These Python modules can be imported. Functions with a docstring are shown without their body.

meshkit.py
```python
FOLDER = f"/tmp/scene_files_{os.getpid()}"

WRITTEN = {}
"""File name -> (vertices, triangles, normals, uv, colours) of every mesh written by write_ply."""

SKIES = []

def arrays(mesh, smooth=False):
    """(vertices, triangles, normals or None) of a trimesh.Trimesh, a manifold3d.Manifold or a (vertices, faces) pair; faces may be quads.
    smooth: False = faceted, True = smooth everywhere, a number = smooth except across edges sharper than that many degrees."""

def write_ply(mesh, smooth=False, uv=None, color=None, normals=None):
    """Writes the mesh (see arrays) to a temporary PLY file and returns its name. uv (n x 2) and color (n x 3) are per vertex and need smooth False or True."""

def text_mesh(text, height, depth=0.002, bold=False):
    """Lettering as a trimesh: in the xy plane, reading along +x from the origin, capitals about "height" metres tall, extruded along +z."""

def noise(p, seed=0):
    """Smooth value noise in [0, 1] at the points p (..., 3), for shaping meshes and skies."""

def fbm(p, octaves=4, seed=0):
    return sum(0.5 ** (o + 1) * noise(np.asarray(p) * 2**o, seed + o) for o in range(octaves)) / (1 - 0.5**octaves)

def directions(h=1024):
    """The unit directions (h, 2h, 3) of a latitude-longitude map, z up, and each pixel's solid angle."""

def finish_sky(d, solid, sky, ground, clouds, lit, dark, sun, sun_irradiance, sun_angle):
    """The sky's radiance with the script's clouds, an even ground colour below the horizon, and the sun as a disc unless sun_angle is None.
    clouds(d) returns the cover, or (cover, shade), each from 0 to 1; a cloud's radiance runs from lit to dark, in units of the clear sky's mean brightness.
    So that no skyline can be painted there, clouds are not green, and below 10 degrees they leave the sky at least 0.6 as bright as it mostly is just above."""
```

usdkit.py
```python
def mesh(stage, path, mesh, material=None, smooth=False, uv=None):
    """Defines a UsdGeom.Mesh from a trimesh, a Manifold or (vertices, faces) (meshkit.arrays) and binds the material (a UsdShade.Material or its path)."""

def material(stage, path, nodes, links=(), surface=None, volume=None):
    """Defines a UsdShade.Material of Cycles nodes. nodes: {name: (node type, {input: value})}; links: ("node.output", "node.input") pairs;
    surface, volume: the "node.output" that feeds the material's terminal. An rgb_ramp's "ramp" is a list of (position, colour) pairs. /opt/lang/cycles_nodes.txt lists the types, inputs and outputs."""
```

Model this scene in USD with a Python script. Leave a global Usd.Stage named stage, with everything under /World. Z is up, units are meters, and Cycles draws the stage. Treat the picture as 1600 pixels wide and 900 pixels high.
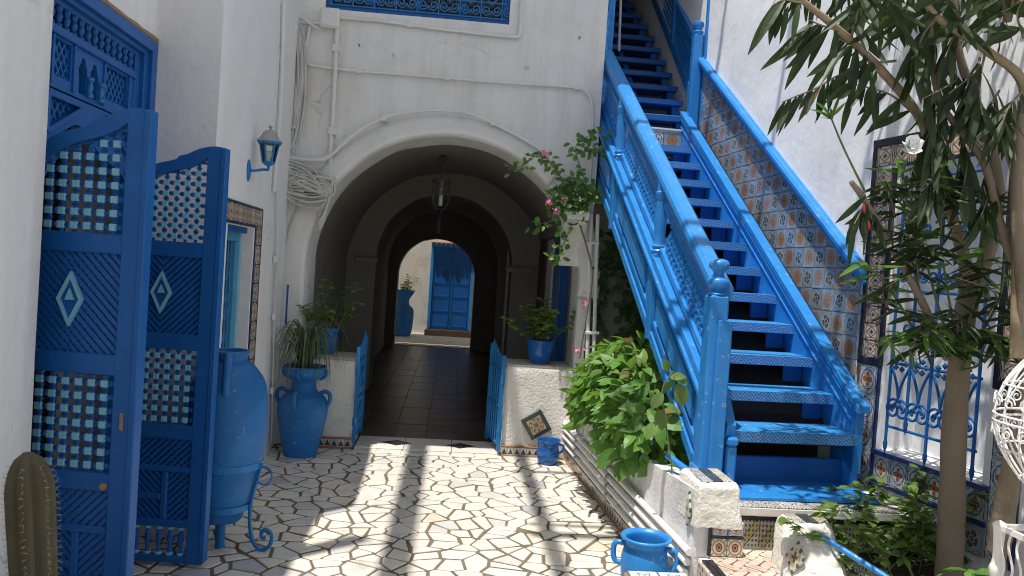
import math, random, numpy as np, trimesh, manifold3d as m3, shapely, usdkit, meshkit
from shapely.geometry import Polygon, LineString, Point, box as sbox, MultiPolygon
from shapely import affinity
from shapely.ops import unary_union
from pxr import Usd, UsdGeom, UsdLux, UsdShade, Gf, Sdf

random.seed(7); rng = np.random.default_rng(7)
stage = Usd.Stage.CreateInMemory()
UsdGeom.Xform.Define(stage, '/World')
V = lambda *a: np.array(a, float)
def unit(v): v = np.asarray(v, float); return v / np.linalg.norm(v)

# ---------------------------------------------------------------- camera, sky, sun, exposure
F_PX, YAW, PITCH, ROLL, EYE = 1225.0, math.radians(4.3), math.radians(-1.4), math.radians(3.8), V(0, 0, 1.6)
EXPOSURE = 0.1
SKY = 0.13
SUN = 1.25
SUN_DIR = unit((-0.20, -0.17, 0.97))
fwd = V(math.sin(YAW) * math.cos(PITCH), math.cos(YAW) * math.cos(PITCH), math.sin(PITCH))
_r = V(math.cos(YAW), -math.sin(YAW), 0); _u = np.cross(_r, fwd)
CR = math.cos(ROLL) * _r + math.sin(ROLL) * _u; CU = -math.sin(ROLL) * _r + math.cos(ROLL) * _u
cam = UsdGeom.Camera.Define(stage, '/World/camera')
cam.CreateHorizontalApertureAttr(36.0); cam.CreateVerticalApertureAttr(20.25)
cam.CreateFocalLengthAttr(36.0 * F_PX / 1600); cam.CreateClippingRangeAttr(Gf.Vec2f(0.05, 500)); cam.CreateExposureAttr(EXPOSURE)
cam.AddTransformOp().Set(Gf.Matrix4d(*CR, 0, *CU, 0, *(-fwd), 0, *EYE, 1))
dome = UsdLux.DomeLight.Define(stage, '/World/sky')
dome.GetPrim().SetCustomDataByKey('kind', 'structure')
skym = usdkit.material(stage, '/World/Looks/sky', {
    's': ('sky_texture', {'sky_type': 'single_scattering', 'sun_disc': False, 'aerosol_density': 2.0, 'sun_elevation': math.asin(SUN_DIR[2]), 'sun_rotation': math.atan2(SUN_DIR[0], SUN_DIR[1])}),
    'h': ('hsv', {'saturation': .62}), 'b': ('background_shader', {'strength': SKY})}, [('s.color', 'h.color'), ('h.color', 'b.color')], surface='b.background')
UsdShade.MaterialBindingAPI.Apply(dome.GetPrim()).Bind(skym)
sun = UsdLux.DistantLight.Define(stage, '/World/sun')
sun.CreateNormalizeAttr(True); sun.CreateIntensityAttr(SUN); sun.CreateAngleAttr(0.55); sun.CreateColorAttr(Gf.Vec3f(1.0, 0.955, 0.88))
_x = unit(np.cross((0, 1, 0), SUN_DIR)); _y = np.cross(SUN_DIR, _x)
sun.AddTransformOp().Set(Gf.Matrix4d(*_x, 0, *_y, 0, *SUN_DIR, 0, 0, 0, 0, 1))

def at(px, py, x=None, y=None, z=None, n=None, o=None):
    """the point of the scene on a wall or floor plane that a place in the photograph shows"""
    d = fwd + CR * ((px - 800) / F_PX) + CU * ((450 - py) / F_PX)
    if x is not None: t = (x - EYE[0]) / d[0]
    elif y is not None: t = (y - EYE[1]) / d[1]
    elif z is not None: t = (z - EYE[2]) / d[2]
    else: t = np.dot(np.asarray(o) - EYE, n) / np.dot(d, n)
    return EYE + d * t

# ---------------------------------------------------------------- scene helpers
used = {}
def numbered(parent, name):
    k = used.get((parent, name), 0); used[(parent, name)] = k + 1
    return name if k == 0 else f'{name}_{k:03d}'
def tag(o, label=None, cat=None, group=None, kind=None):
    p = o.GetPrim() if hasattr(o, 'GetPrim') else o
    for k, v in (('label', label), ('category', cat), ('group', group), ('kind', kind)):
        if v: p.SetCustomDataByKey(k, v)
    return p
def thing(name, label, cat, group=None, loc=None):
    x = UsdGeom.Xform.Define(stage, '/World/' + numbered('/World', name))
    if loc is not None: x.AddTranslateOp().Set(Gf.Vec3d(*map(float, loc)))
    tag(x, label, cat, group)
    return x.GetPrim()
def obj(name, mesh, mat, parent=None, smooth=False, uv=None, label=None):
    base = parent.GetPath().pathString if parent is not None else '/World'
    path = base + '/' + numbered(base, name)
    if isinstance(mesh, list): mesh = trimesh.util.concatenate(mesh)
    p = usdkit.mesh(stage, path, mesh, LOOK[mat], smooth=smooth, uv=uv).GetPrim()
    if label: tag(p, label)
    return p
def dup(src, name, label, loc, rotz=0, scale=1, group=None):
    was = src.GetCustomData()
    x = UsdGeom.Xform.Define(stage, '/World/' + numbered('/World', name))
    x.GetPrim().GetReferences().AddInternalReference(src.GetPath()); x.GetPrim().SetInstanceable(True)
    x.ClearXformOpOrder()
    x.AddTranslateOp().Set(Gf.Vec3d(*map(float, loc)))
    x.AddRotateZOp().Set(float(rotz))
    tag(x, label, was['category'], group or was.get('group'))
    return x.GetPrim()

# ---------------------------------------------------------------- mesh helpers
def bx(x0, x1, y0, y1, z0, z1, bev=0.0):
    return frame_box(V(x0, y0, z0), V(1, 0, 0), V(0, 1, 0), V(0, 0, 1), 0, x1 - x0, 0, y1 - y0, 0, z1 - z0, bev)
def frame_box(o, a, b, c, a0, a1, b0, b1, c0, c1, bev=0.0):
    """a box in the frame o + a*s + b*t + c*w"""
    o, a, b, c = map(lambda q: np.asarray(q, float), (o, a, b, c))
    if bev:
        e = min(bev, .45 * min(abs(a1 - a0), abs(b1 - b0), abs(c1 - c0))); P = []
        for i in (0, 1):
            for j in (0, 1):
                for k in (0, 1):
                    q = [(a0, a1)[i], (b0, b1)[j], (c0, c1)[k]]; s = [e if t == 0 else -e for t in (i, j, k)]
                    for m in range(3): P.append([q[x] + (0 if x == m else s[x]) for x in range(3)])
        h = m3.Manifold.hull_points(np.array(P)).to_mesh(); v, f = h.vert_properties[:, :3].astype(float), h.tri_verts.astype(int)
    else:
        m = trimesh.creation.box(bounds=[[a0, b0, c0], [a1, b1, c1]]); v, f = np.array(m.vertices), np.array(m.faces)
    v = o + v[:, :1] * a + v[:, 1:2] * b + v[:, 2:3] * c
    if np.dot(np.cross(a, b), c) < 0: f = f[:, ::-1]
    return trimesh.Trimesh(v, f, process=False)
def beam(p, q, w, h, up=(0, 0, 1), bev=0.0):
    p, q = np.asarray(p, float), np.asarray(q, float); d = q - p; L = np.linalg.norm(d); d = d / L
    s = unit(np.cross(d, up)); u = np.cross(s, d)
    return frame_box(p, d, s, u, 0, L, -w / 2, w / 2, -h / 2, h / 2, bev)
def tube(pts, r, n=7, closed=False):
    pts = np.asarray(pts, float); k = len(pts); r = np.broadcast_to(np.asarray(r, float), (k,))
    if closed: tan = np.roll(pts, -1, 0) - np.roll(pts, 1, 0)
    else:
        tan = np.gradient(pts, axis=0) if k > 2 else np.repeat(pts[1:] - pts[:1], 2, 0)
    tan = tan / np.maximum(np.linalg.norm(tan, axis=1, keepdims=True), 1e-9)
    ref = V(0, 0, 1) if abs(tan[0][2]) < .9 else V(1, 0, 0)
    u = unit(np.cross(tan[0], ref)); rings = []
    for i in range(k):
        u = unit(u - tan[i] * np.dot(u, tan[i])); w = np.cross(tan[i], u)
        a = np.arange(n) * 2 * math.pi / n
        rings.append(pts[i] + r[i] * (np.cos(a)[:, None] * u + np.sin(a)[:, None] * w))
    v = np.vstack(rings); f = []
    for i in range(k if closed else k - 1):
        j = (i + 1) % k
        for t in range(n):
            a, b, c, d = i * n + t, i * n + (t + 1) % n, j * n + (t + 1) % n, j * n + t
            f += [[a, b, c], [a, c, d]]
    if not closed:
        v = np.vstack([v, pts[:1], pts[-1:]]); A, B = len(v) - 2, len(v) - 1
        for t in range(n):
            f += [[A, (t + 1) % n, t], [B, (k - 1) * n + t, (k - 1) * n + (t + 1) % n]]
    return trimesh.Trimesh(v, np.array(f), process=False)
def smoothline(pts, n=8):
    """a Catmull-Rom curve through pts"""
    P = np.asarray(pts, float); P = np.vstack([2 * P[0] - P[1], P, 2 * P[-1] - P[-2]]); out = []
    for i in range(1, len(P) - 2):
        for t in np.linspace(0, 1, n, endpoint=False):
            a, b, c, d = P[i - 1], P[i], P[i + 1], P[i + 2]
            out.append(.5 * ((2 * b) + (c - a) * t + (2 * a - 5 * b + 4 * c - d) * t * t + (3 * b - a - 3 * c + d) * t ** 3))
    out.append(P[-2]); return np.array(out)
def lathe(prof, n=32, c=(0, 0, 0)):
    prof = np.asarray(prof, float); a = np.arange(n) * 2 * math.pi / n; v = []
    for r, z in prof: v += [[r * math.cos(t), r * math.sin(t), z] for t in a]
    f = []
    for i in range(len(prof) - 1):
        for t in range(n):
            p, q, s, u = i * n + t, i * n + (t + 1) % n, (i + 1) * n + (t + 1) % n, (i + 1) * n + t
            f += [[p, q, s], [p, s, u]]
    v = np.array(v); keep = [t for t in f if np.linalg.norm(np.cross(v[t[1]] - v[t[0]], v[t[2]] - v[t[0]])) > 1e-12]
    return trimesh.Trimesh(v + np.asarray(c, float), np.array(keep), process=False)
def prism(poly, d, o, a, b, c, d0=0.0):
    """a flat outline (a shapely shape in the plane of a and b) made d thick along c"""
    parts = []
    for g in getattr(poly, 'geoms', [poly]):
        if g.is_empty or g.geom_type != 'Polygon' or g.area < 1e-8: continue
        m = trimesh.creation.extrude_polygon(g, d, engine='earcut')
        v = np.array(m.vertices); f = np.array(m.faces)
        w = np.asarray(o, float) + v[:, :1] * np.asarray(a, float) + v[:, 1:2] * np.asarray(b, float) + (v[:, 2:3] + d0) * np.asarray(c, float)
        if np.dot(np.cross(a, b), c) < 0: f = f[:, ::-1]
        parts.append(trimesh.Trimesh(w, f, process=False))
    return trimesh.util.concatenate(parts)
def refine(mesh, step):
    m = m3.Manifold(m3.Mesh(np.asarray(mesh.vertices, np.float32), np.asarray(mesh.faces, np.uint32)))
    if m.is_empty():
        mesh = mesh.copy(); mesh.merge_vertices()
        m = m3.Manifold(m3.Mesh(np.asarray(mesh.vertices, np.float32), np.asarray(mesh.faces, np.uint32)))
    m = m.refine_to_length(step).to_mesh()
    return trimesh.Trimesh(m.vert_properties[:, :3].astype(float), m.tri_verts.astype(int), process=False)
def lumpy(mesh, step=.06, amp=.01, scale=3.0, seed=0, fine=0.0):
    """hand-laid plaster: the surface wanders a little"""
    m = refine(mesh, step); n = np.array(m.vertex_normals); v = np.array(m.vertices)
    d = amp * (meshkit.fbm(v * scale, 3, seed) - .5) * 2
    if fine: d = d + fine * (meshkit.noise(v * scale * 7, seed + 9) - .5) * 2
    return trimesh.Trimesh(v + n * d[:, None], m.faces, process=False)
def tile_mesh(poly, d, o, a, b, c, size, org=(0, 0), d0=0.0):
    """one glazed tile cut to a convex outline, its face mapped 0..1 over the full tile"""
    P = np.array(poly.exterior.coords)[:-1]
    if poly.exterior.is_ccw is False: P = P[::-1]
    k = len(P); o, a, b, c = map(lambda q: np.asarray(q, float), (o, a, b, c))
    ins = np.array(poly.centroid.coords[0]); Q = P + (ins - P) * min(.03, .0025 / max(1e-6, math.sqrt(poly.area)))
    w3 = lambda p, z: o + p[:, :1] * a + p[:, 1:2] * b + z * c
    v = np.vstack([w3(Q, d0 + d), w3(P, d0 + d * .7), w3(P, d0)]); uv = (np.vstack([Q, P, P]) - np.asarray(org)) / np.asarray(size, float)
    f = [[0, i, i + 1] for i in range(1, k - 1)]
    for L in (0, 1):
        for i in range(k):
            j = (i + 1) % k; p, q, s, t = L * k + i, L * k + j, (L + 1) * k + j, (L + 1) * k + i
            f += [[p, s, q], [p, t, s]]
    f = np.array(f)
    if np.dot(np.cross(a, b), c) < 0: f = f[:, ::-1]
    return trimesh.Trimesh(v, f, process=False), uv
trng = np.random.default_rng(3)
def put_tile(name, poly, d, o, a, b, c, size, mat, parent, org=(0, 0), d0=0.0):
    m, uv = tile_mesh(poly, d + trng.uniform(-.0012, .0012), o, a, b, c, size, org, d0)
    return obj(name, m, mat, parent, uv=uv)
def spiral(c, r0, r1, a0, turns, n=26):
    t = np.linspace(0, 1, n); a = a0 + turns * 2 * math.pi * t; r = r0 + (r1 - r0) * t
    return np.stack([c[0] + r * np.cos(a), c[1] + r * np.sin(a)], 1)
def leaf(base, d, n, L, W, bend=.25, fold=.18, seg=4):
    """a blade with a folded midrib that droops along its length"""
    d = unit(d); n = unit(n - d * np.dot(n, d)); s = np.cross(d, n); v = []
    for i in range(seg + 1):
        t = i / seg; w = W * .5 * (math.sin(math.pi * min(1, t * .93 + .06)) ** .8)
        mid = base + d * L * t - n * bend * L * t * t
        v += [mid - s * w + n * fold * w, mid - n * .0, mid + s * w + n * fold * w]
    f = []
    for i in range(seg):
        a = i * 3; b = a + 3
        f += [[a, a + 1, b + 1], [a, b + 1, b], [a + 1, a + 2, b + 2], [a + 1, b + 2, b + 1]]
    return trimesh.Trimesh(np.array(v), np.array(f), process=False)
def rand_dir():
    v = rng.normal(size=3); return v / np.linalg.norm(v)

# ---------------------------------------------------------------- materials
LOOK = {}
def look(name, nodes, links, surface, volume=None):
    LOOK[name] = usdkit.material(stage, '/World/Looks/' + name, nodes, links, surface)
def paint(name, col, rough=.5, var=.12, vscale=6, bump=0.0, bscale=40, stain=None, sscale=2.0, samt=.6, spec=.4, island=0.0, coat=0.0, stretch=(1, 1, 1), chips=None, chip=.655, streak=None, crack=None):
    """a surface colour with uneven tone, optional stains and chips, and fine relief"""
    col = np.asarray(col, float)
    N = {'g': ('geometry', {}), 'mp': ('mapping', {'scale': stretch}), 'n1': ('noise_texture', {'scale': vscale, 'detail': 5, 'roughness': .6}),
         'c': ('mix_color', {'a': col * (1 - var), 'b': np.minimum(col * (1 + var), .95)}),
         'p': ('principled_bsdf', {'roughness': rough, 'specular_ior_level': spec, 'coat_weight': coat})}
    L = [('g.position', 'mp.vector'), ('mp.vector', 'n1.vector'), ('n1.fac', 'c.fac')]; out = 'c.result'
    if stain is not None:
        N['n2'] = ('noise_texture', {'scale': sscale, 'detail': 8, 'roughness': .68}); N['r2'] = ('rgb_ramp', {'ramp': [(0, (0, 0, 0)), (.52, (0, 0, 0)), (.72, (samt,) * 3), (1, (samt,) * 3)]})
        N['c2'] = ('mix_color', {'b': stain}); L += [('mp.vector', 'n2.vector'), ('n2.fac', 'r2.fac'), ('r2.color', 'c2.fac'), (out, 'c2.a')]; out = 'c2.result'
    if chips is not None:
        N['n3'] = ('noise_texture', {'scale': 23, 'detail': 6, 'roughness': .7}); N['r3'] = ('rgb_ramp', {'ramp': [(0, (0, 0, 0)), (chip, (0, 0, 0)), (chip + .02, (1, 1, 1)), (1, (1, 1, 1))]})
        N['c3'] = ('mix_color', {'b': chips}); L += [('g.position', 'n3.vector'), ('n3.fac', 'r3.fac'), ('r3.color', 'c3.fac'), (out, 'c3.a')]; out = 'c3.result'
    if streak is not None:
        N['ms'] = ('mapping', {'scale': (7, 7, .55)}); N['n4'] = ('noise_texture', {'scale': 1.0, 'detail': 6, 'roughness': .65}); N['r4'] = ('rgb_ramp', {'ramp': [(0, (0, 0, 0)), (.50, (0, 0, 0)), (.74, (streak[1],) * 3), (1, (streak[1],) * 3)]})
        N['c4'] = ('mix_color', {'b': streak[0]}); L += [('g.position', 'ms.vector'), ('ms.vector', 'n4.vector'), ('n4.fac', 'r4.fac'), ('r4.color', 'c4.fac'), (out, 'c4.a')]; out = 'c4.result'
    if crack is not None:
        N['nw'] = ('noise_texture', {'scale': 2.2, 'detail': 4}); N['mw'] = ('mix_color', {'fac': .55}); N['vc'] = ('voronoi_texture', {'feature': 'distance_to_edge', 'scale': crack[0]}); N['rc'] = ('rgb_ramp', {'ramp': [(0, (crack[1],) * 3), (.006, (0, 0, 0)), (1, (0, 0, 0))]})
        N['nm'] = ('noise_texture', {'scale': .9, 'detail': 2}); N['rm'] = ('rgb_ramp', {'ramp': [(0, (0, 0, 0)), (.52, (0, 0, 0)), (.6, (1, 1, 1)), (1, (1, 1, 1))]}); N['xm'] = ('math', {'math_type': 'multiply'})
        N['c5'] = ('mix_color', {'b': (.25, .23, .2)}); L += [('g.position', 'nw.vector'), ('g.position', 'mw.a'), ('nw.color', 'mw.b'), ('mw.result', 'vc.vector'), ('vc.distance', 'rc.fac'), ('g.position', 'nm.vector'), ('nm.fac', 'rm.fac'), ('rc.color', 'xm.value1'), ('rm.color', 'xm.value2'), ('xm.value', 'c5.fac'), (out, 'c5.a')]; out = 'c5.result'
    if island:
        N['h'] = ('hsv', {}); N['ma'] = ('map_range', {'from_min': 0, 'from_max': 1, 'to_min': 1 - island, 'to_max': 1 + island}); N['oi'] = ('object_info', {}); N['ad'] = ('math', {'math_type': 'add'}); N['fr'] = ('math', {'math_type': 'fraction'})
        L += [('g.random_per_island', 'ad.value1'), ('oi.random', 'ad.value2'), ('ad.value', 'fr.value1'), ('fr.value', 'ma.value'), ('ma.result', 'h.value'), (out, 'h.color')]; out = 'h.color'
    L.append((out, 'p.base_color'))
    if bump:
        N['nb'] = ('noise_texture', {'scale': bscale, 'detail': 6, 'roughness': .6}); N['b'] = ('bump', {'strength': 1.0, 'distance': bump})
        L += [('g.position', 'nb.vector'), ('nb.fac', 'b.height'), ('b.normal', 'p.normal')]
    look(name, N, L, 'p.BSDF')
def foliage(name, col, tcol, rough=.4, var=.35, spec=.4):
    N = {'g': ('geometry', {}), 'oi': ('object_info', {}), 'ad': ('math', {'math_type': 'add'}), 'fr': ('math', {'math_type': 'fraction'}),
         'ma': ('map_range', {'to_min': 1 - var, 'to_max': 1 + var}), 'n': ('noise_texture', {'scale': 30, 'detail': 3}), 'c': ('mix_color', {'a': np.asarray(col) * .8, 'b': np.asarray(col) * 1.2}),
         'h': ('hsv', {}), 'p': ('principled_bsdf', {'roughness': rough, 'specular_ior_level': spec}), 't': ('translucent_bsdf', {'color': tcol}), 'mx': ('mix_closure', {'fac': .3})}
    L = [('g.random_per_island', 'ad.value1'), ('oi.random', 'ad.value2'), ('ad.value', 'fr.value1'), ('fr.value', 'ma.value'), ('ma.result', 'h.value'), ('g.position', 'n.vector'), ('n.fac', 'c.fac'),
         ('c.result', 'h.color'), ('h.color', 'p.base_color'), ('p.BSDF', 'mx.closure1'), ('t.BSDF', 'mx.closure2')]
    look(name, N, L, 'mx.closure')

class Ex:
    """small arithmetic on shader nodes, for the patterns printed on tiles"""
    nodes, links, k = {}, [], 0
    def __init__(s, out): s.out = out
    @staticmethod
    def reset(): Ex.nodes, Ex.links, Ex.k = {}, [], 0
    @staticmethod
    def op(kind, *a, clamp=False):
        Ex.k += 1; nm = f'm{Ex.k}'; inp = {'math_type': kind, 'use_clamp': clamp}
        for i, x in enumerate(a):
            if isinstance(x, Ex): Ex.links.append((x.out, f'{nm}.value{i + 1}'))
            else: inp[f'value{i + 1}'] = float(x)
        Ex.nodes[nm] = ('math', inp); return Ex(nm + '.value')
    def __add__(s, o): return Ex.op('add', s, o)
    def __sub__(s, o): return Ex.op('subtract', s, o)
    def __rsub__(s, o): return Ex.op('subtract', o, s)
    def __mul__(s, o): return Ex.op('multiply', s, o)
    __rmul__ = __mul__; __radd__ = __add__
    def lt(s, o): return Ex.op('less_than', s, o)
    def gt(s, o): return Ex.op('greater_than', s, o)
    def abs(s): return Ex.op('absolute', s)
    def frac(s): return Ex.op('fraction', s)
    def cos(s): return Ex.op('cosine', s)
    def sq(s): return Ex.op('multiply', s, s)
def mx_(a, b): return Ex.op('maximum', a, b)
def mn_(a, b): return Ex.op('minimum', a, b)
def glazed(name, base, draw, rough=.18, dirt=.25):
    """a glazed tile: draw(x, y, r, t) returns (mask, colour) layers over x, y in -1..1 on the tile's face"""
    Ex.reset(); N, L = Ex.nodes, Ex.links
    N['uv'] = ('texture_coordinate', {}); N['sp'] = ('separate_xyz', {}); L.append(('uv.UV', 'sp.vector'))
    N['g'] = ('geometry', {}); N['nz'] = ('noise_texture', {'scale': 70, 'detail': 3}); L.append(('g.position', 'nz.vector'))
    w = (Ex('nz.fac') - .5) * .10
    x = Ex('sp.x') * 2 - 1.0 + w; y = Ex('sp.y') * 2 - 1.0 - w
    r = Ex.op('sqrt', x.sq() + y.sq()); t = Ex.op('arctan2', y, x)
    N['c0'] = ('color', {'value': base}); cur = 'c0.color'
    for i, (m, col) in enumerate(draw(x, y, r, t)):
        N[f'l{i}'] = ('mix_color', {'b': col}); L += [(m.out, f'l{i}.fac'), (cur, f'l{i}.a')]; cur = f'l{i}.result'
    N['nd'] = ('noise_texture', {'scale': 9, 'detail': 6, 'roughness': .7}); L.append(('g.position', 'nd.vector'))
    N['rd'] = ('rgb_ramp', {'ramp': [(0, (0, 0, 0)), (.45, (0, 0, 0)), (.75, (dirt,) * 3), (1, (dirt,) * 3)]}); L.append(('nd.fac', 'rd.fac'))
    N['cd'] = ('mix_color', {'b': (.22, .17, .12)}); L += [('rd.color', 'cd.fac'), (cur, 'cd.a')]
    N['oi'] = ('object_info', {}); N['mr'] = ('map_range', {'to_min': .80, 'to_max': 1.14}); N['hv'] = ('hsv', {}); N['mo'] = ('map_range', {'to_min': .494, 'to_max': .508})
    L += [('oi.random', 'mr.value'), ('mr.result', 'hv.value'), ('oi.random', 'mo.value'), ('mo.result', 'hv.hue'), ('cd.result', 'hv.color')]
    N['p'] = ('principled_bsdf', {'roughness': rough, 'specular_ior_level': .5}); L.append(('hv.color', 'p.base_color'))
    look(name, N, L, 'p.BSDF')

WHITE = (.78, .77, .74)
paint('facade_plaster', (.78, .77, .745), .85, .05, 1.7, .006, 22, stain=(.56, .53, .48), sscale=1.6, samt=.45, spec=.2, chips=(.45, .42, .38), chip=.73, streak=((.50, .47, .42), .4), crack=(1.1, .7))
paint('left_plaster', (.75, .745, .735), .85, .05, 1.5, .006, 18, stain=(.58, .57, .56), sscale=1.1, samt=.4, spec=.2, streak=((.58, .56, .53), .35), crack=(.8, .5))
paint('right_plaster', (.89, .895, .90), .8, .06, 3, .004, 11, stain=(.70, .72, .76), sscale=3.0, samt=.5, spec=.2, streak=((.66, .68, .72), .35), chips=(.60, .60, .60), chip=.70)
paint('rough_plaster', (.80, .77, .71), .85, .07, 4, .012, 45, stain=(.52, .46, .37), sscale=5, samt=.45, spec=.2)
paint('planter_plaster', (.74, .74, .73), .85, .07, 4, .006, 40, stain=(.45, .42, .37), sscale=4, samt=.5, spec=.2, stretch=(1, 1, .3))
paint('arch_plaster', (.72, .71, .68), .85, .06, 3, .006, 30, stain=(.45, .42, .37), sscale=3, samt=.4, spec=.2)
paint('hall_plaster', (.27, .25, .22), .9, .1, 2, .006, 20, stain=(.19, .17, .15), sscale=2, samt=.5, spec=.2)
paint('far_plaster', (.70, .66, .58), .85, .1, 2, .01, 30, stain=(.45, .38, .28), sscale=2.5, samt=.6, spec=.2)
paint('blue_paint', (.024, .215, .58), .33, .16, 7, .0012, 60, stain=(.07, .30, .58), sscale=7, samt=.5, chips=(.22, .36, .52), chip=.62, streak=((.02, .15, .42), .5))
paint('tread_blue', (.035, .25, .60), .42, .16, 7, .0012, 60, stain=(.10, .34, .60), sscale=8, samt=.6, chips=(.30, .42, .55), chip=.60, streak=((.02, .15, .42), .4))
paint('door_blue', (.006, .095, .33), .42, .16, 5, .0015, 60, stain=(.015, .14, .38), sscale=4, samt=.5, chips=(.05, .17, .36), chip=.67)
paint('jar_blue', (.011, .135, .38), .55, .14, 9, .002, 55, stain=(.06, .21, .43), sscale=5, samt=.6, chips=(.14, .26, .42), chip=.64, streak=((.05, .18, .36), .5))
paint('pot_blue', (.008, .10, .36), .15, .12, 9, .001, 30, coat=.4, chips=(.06, .10, .3))
paint('iron_blue', (.018, .17, .43), .4, .15, 12, .001, 80, chips=(.14, .17, .22))
paint('pale_blue', (.20, .46, .58), .5, .12, 20, .0006, 80, stain=(.14, .36, .5), sscale=8, samt=.5)
paint('teal_paint', (.06, .27, .46), .45, .12, 8, .001, 60)
paint('white_paint', (.80, .80, .78), .45, .08, 9, .001, 60, stain=(.55, .5, .42), sscale=9, samt=.4)
paint('cage_white', (.84, .83, .80), .5, .06, 20, 0)
paint('cable', (.55, .54, .51), .7, .15, 8, .001, 60, stain=(.3, .28, .25), sscale=6, samt=.6)
paint('grout', (.17, .14, .10), .95, .45, 9, .006, 80, spec=.1, stain=(.07, .06, .05), sscale=5, samt=.7)
for i, c in enumerate([(.72, .67, .58), (.66, .63, .57), (.74, .67, .56), (.56, .54, .51), (.64, .54, .42), (.44, .44, .46)]):
    paint(f'marble_{"abcdef"[i]}', c, .32, .10, 5, .0012, 50, stain=np.array(c) * .62, sscale=6, samt=.7, spec=.4, chips=np.array(c) * .45, chip=.66)
paint('threshold_marble', (.72, .69, .63), .25, .08, 4, .0005, 40, stain=(.5, .47, .42), sscale=5, samt=.5)
paint('black_marble', (.02, .02, .025), .2, .2, 6)
paint('passage_tile', (.085, .058, .042), .33, .3, 9, .001, 40, island=.28, stain=(.05, .035, .028), sscale=5, samt=.6)
paint('ground_stone', (.45, .42, .37), .8, .2, 3, .004, 30)
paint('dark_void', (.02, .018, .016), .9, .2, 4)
paint('understair_shade', (.03, .022, .017), .8, .3, 6, .002, 30, stretch=(6, 6, .6))  # near-black colour standing for the shade between the stair treads
paint('brown_wood', (.10, .055, .03), .6, .25, 6, .002, 30, stretch=(6, 6, .6))
paint('old_wood', (.26, .17, .10), .7, .2, 6, .002, 30, stretch=(6, 6, .6))
paint('brass', (.09, .072, .048), .4, .2, 9)
paint('pewter', (.32, .33, .32), .45, .2, 12, .001, 60)
paint('soil', (.05, .035, .025), 1, .4, 20, .01, 40)
paint('terracotta', (.36, .17, .09), .8, .2, 9, .002, 40)
paint('dark_trim', (.018, .018, .028), .25, .3, 10, stain=(.08, .07, .06), sscale=9, samt=.5)
paint('navy_trim', (.015, .03, .11), .22, .3, 10)
paint('bark', (.22, .175, .125), .85, .25, 9, .006, 30, stain=(.30, .25, .19), sscale=7, samt=.6, stretch=(1, 1, .35))
paint('pale_bark', (.30, .23, .14), .8, .25, 9, .004, 40, stain=(.20, .16, .10), sscale=8, samt=.6)
paint('green_stem', (.10, .15, .05), .6, .2, 9)
paint('cactus_skin', (.085, .075, .040), .75, .3, 14, .003, 60, stain=(.14, .11, .06), sscale=8, samt=.6)
paint('spine', (.45, .38, .22), .7, .1, 9)
paint('pink_petal', (.80, .20, .34), .6, .25, 40, spec=.2)
paint('white_petal', (.85, .86, .84), .6, .05, 40, spec=.2)
paint('red_bract', (.42, .03, .03), .6, .2, 40)
foliage('oleander_leaf', (.034, .058, .022), (.08, .15, .03), .42, .40, .3)
foliage('bright_leaf', (.085, .19, .035), (.26, .48, .06), .45, .35)
foliage('herb_leaf', (.12, .20, .045), (.30, .46, .09), .5, .35)
foliage('vine_leaf', (.045, .085, .028), (.12, .22, .05), .5, .4)
foliage('dry_leaf', (.20, .15, .06), (.25, .18, .06), .7, .3, .2)
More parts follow.
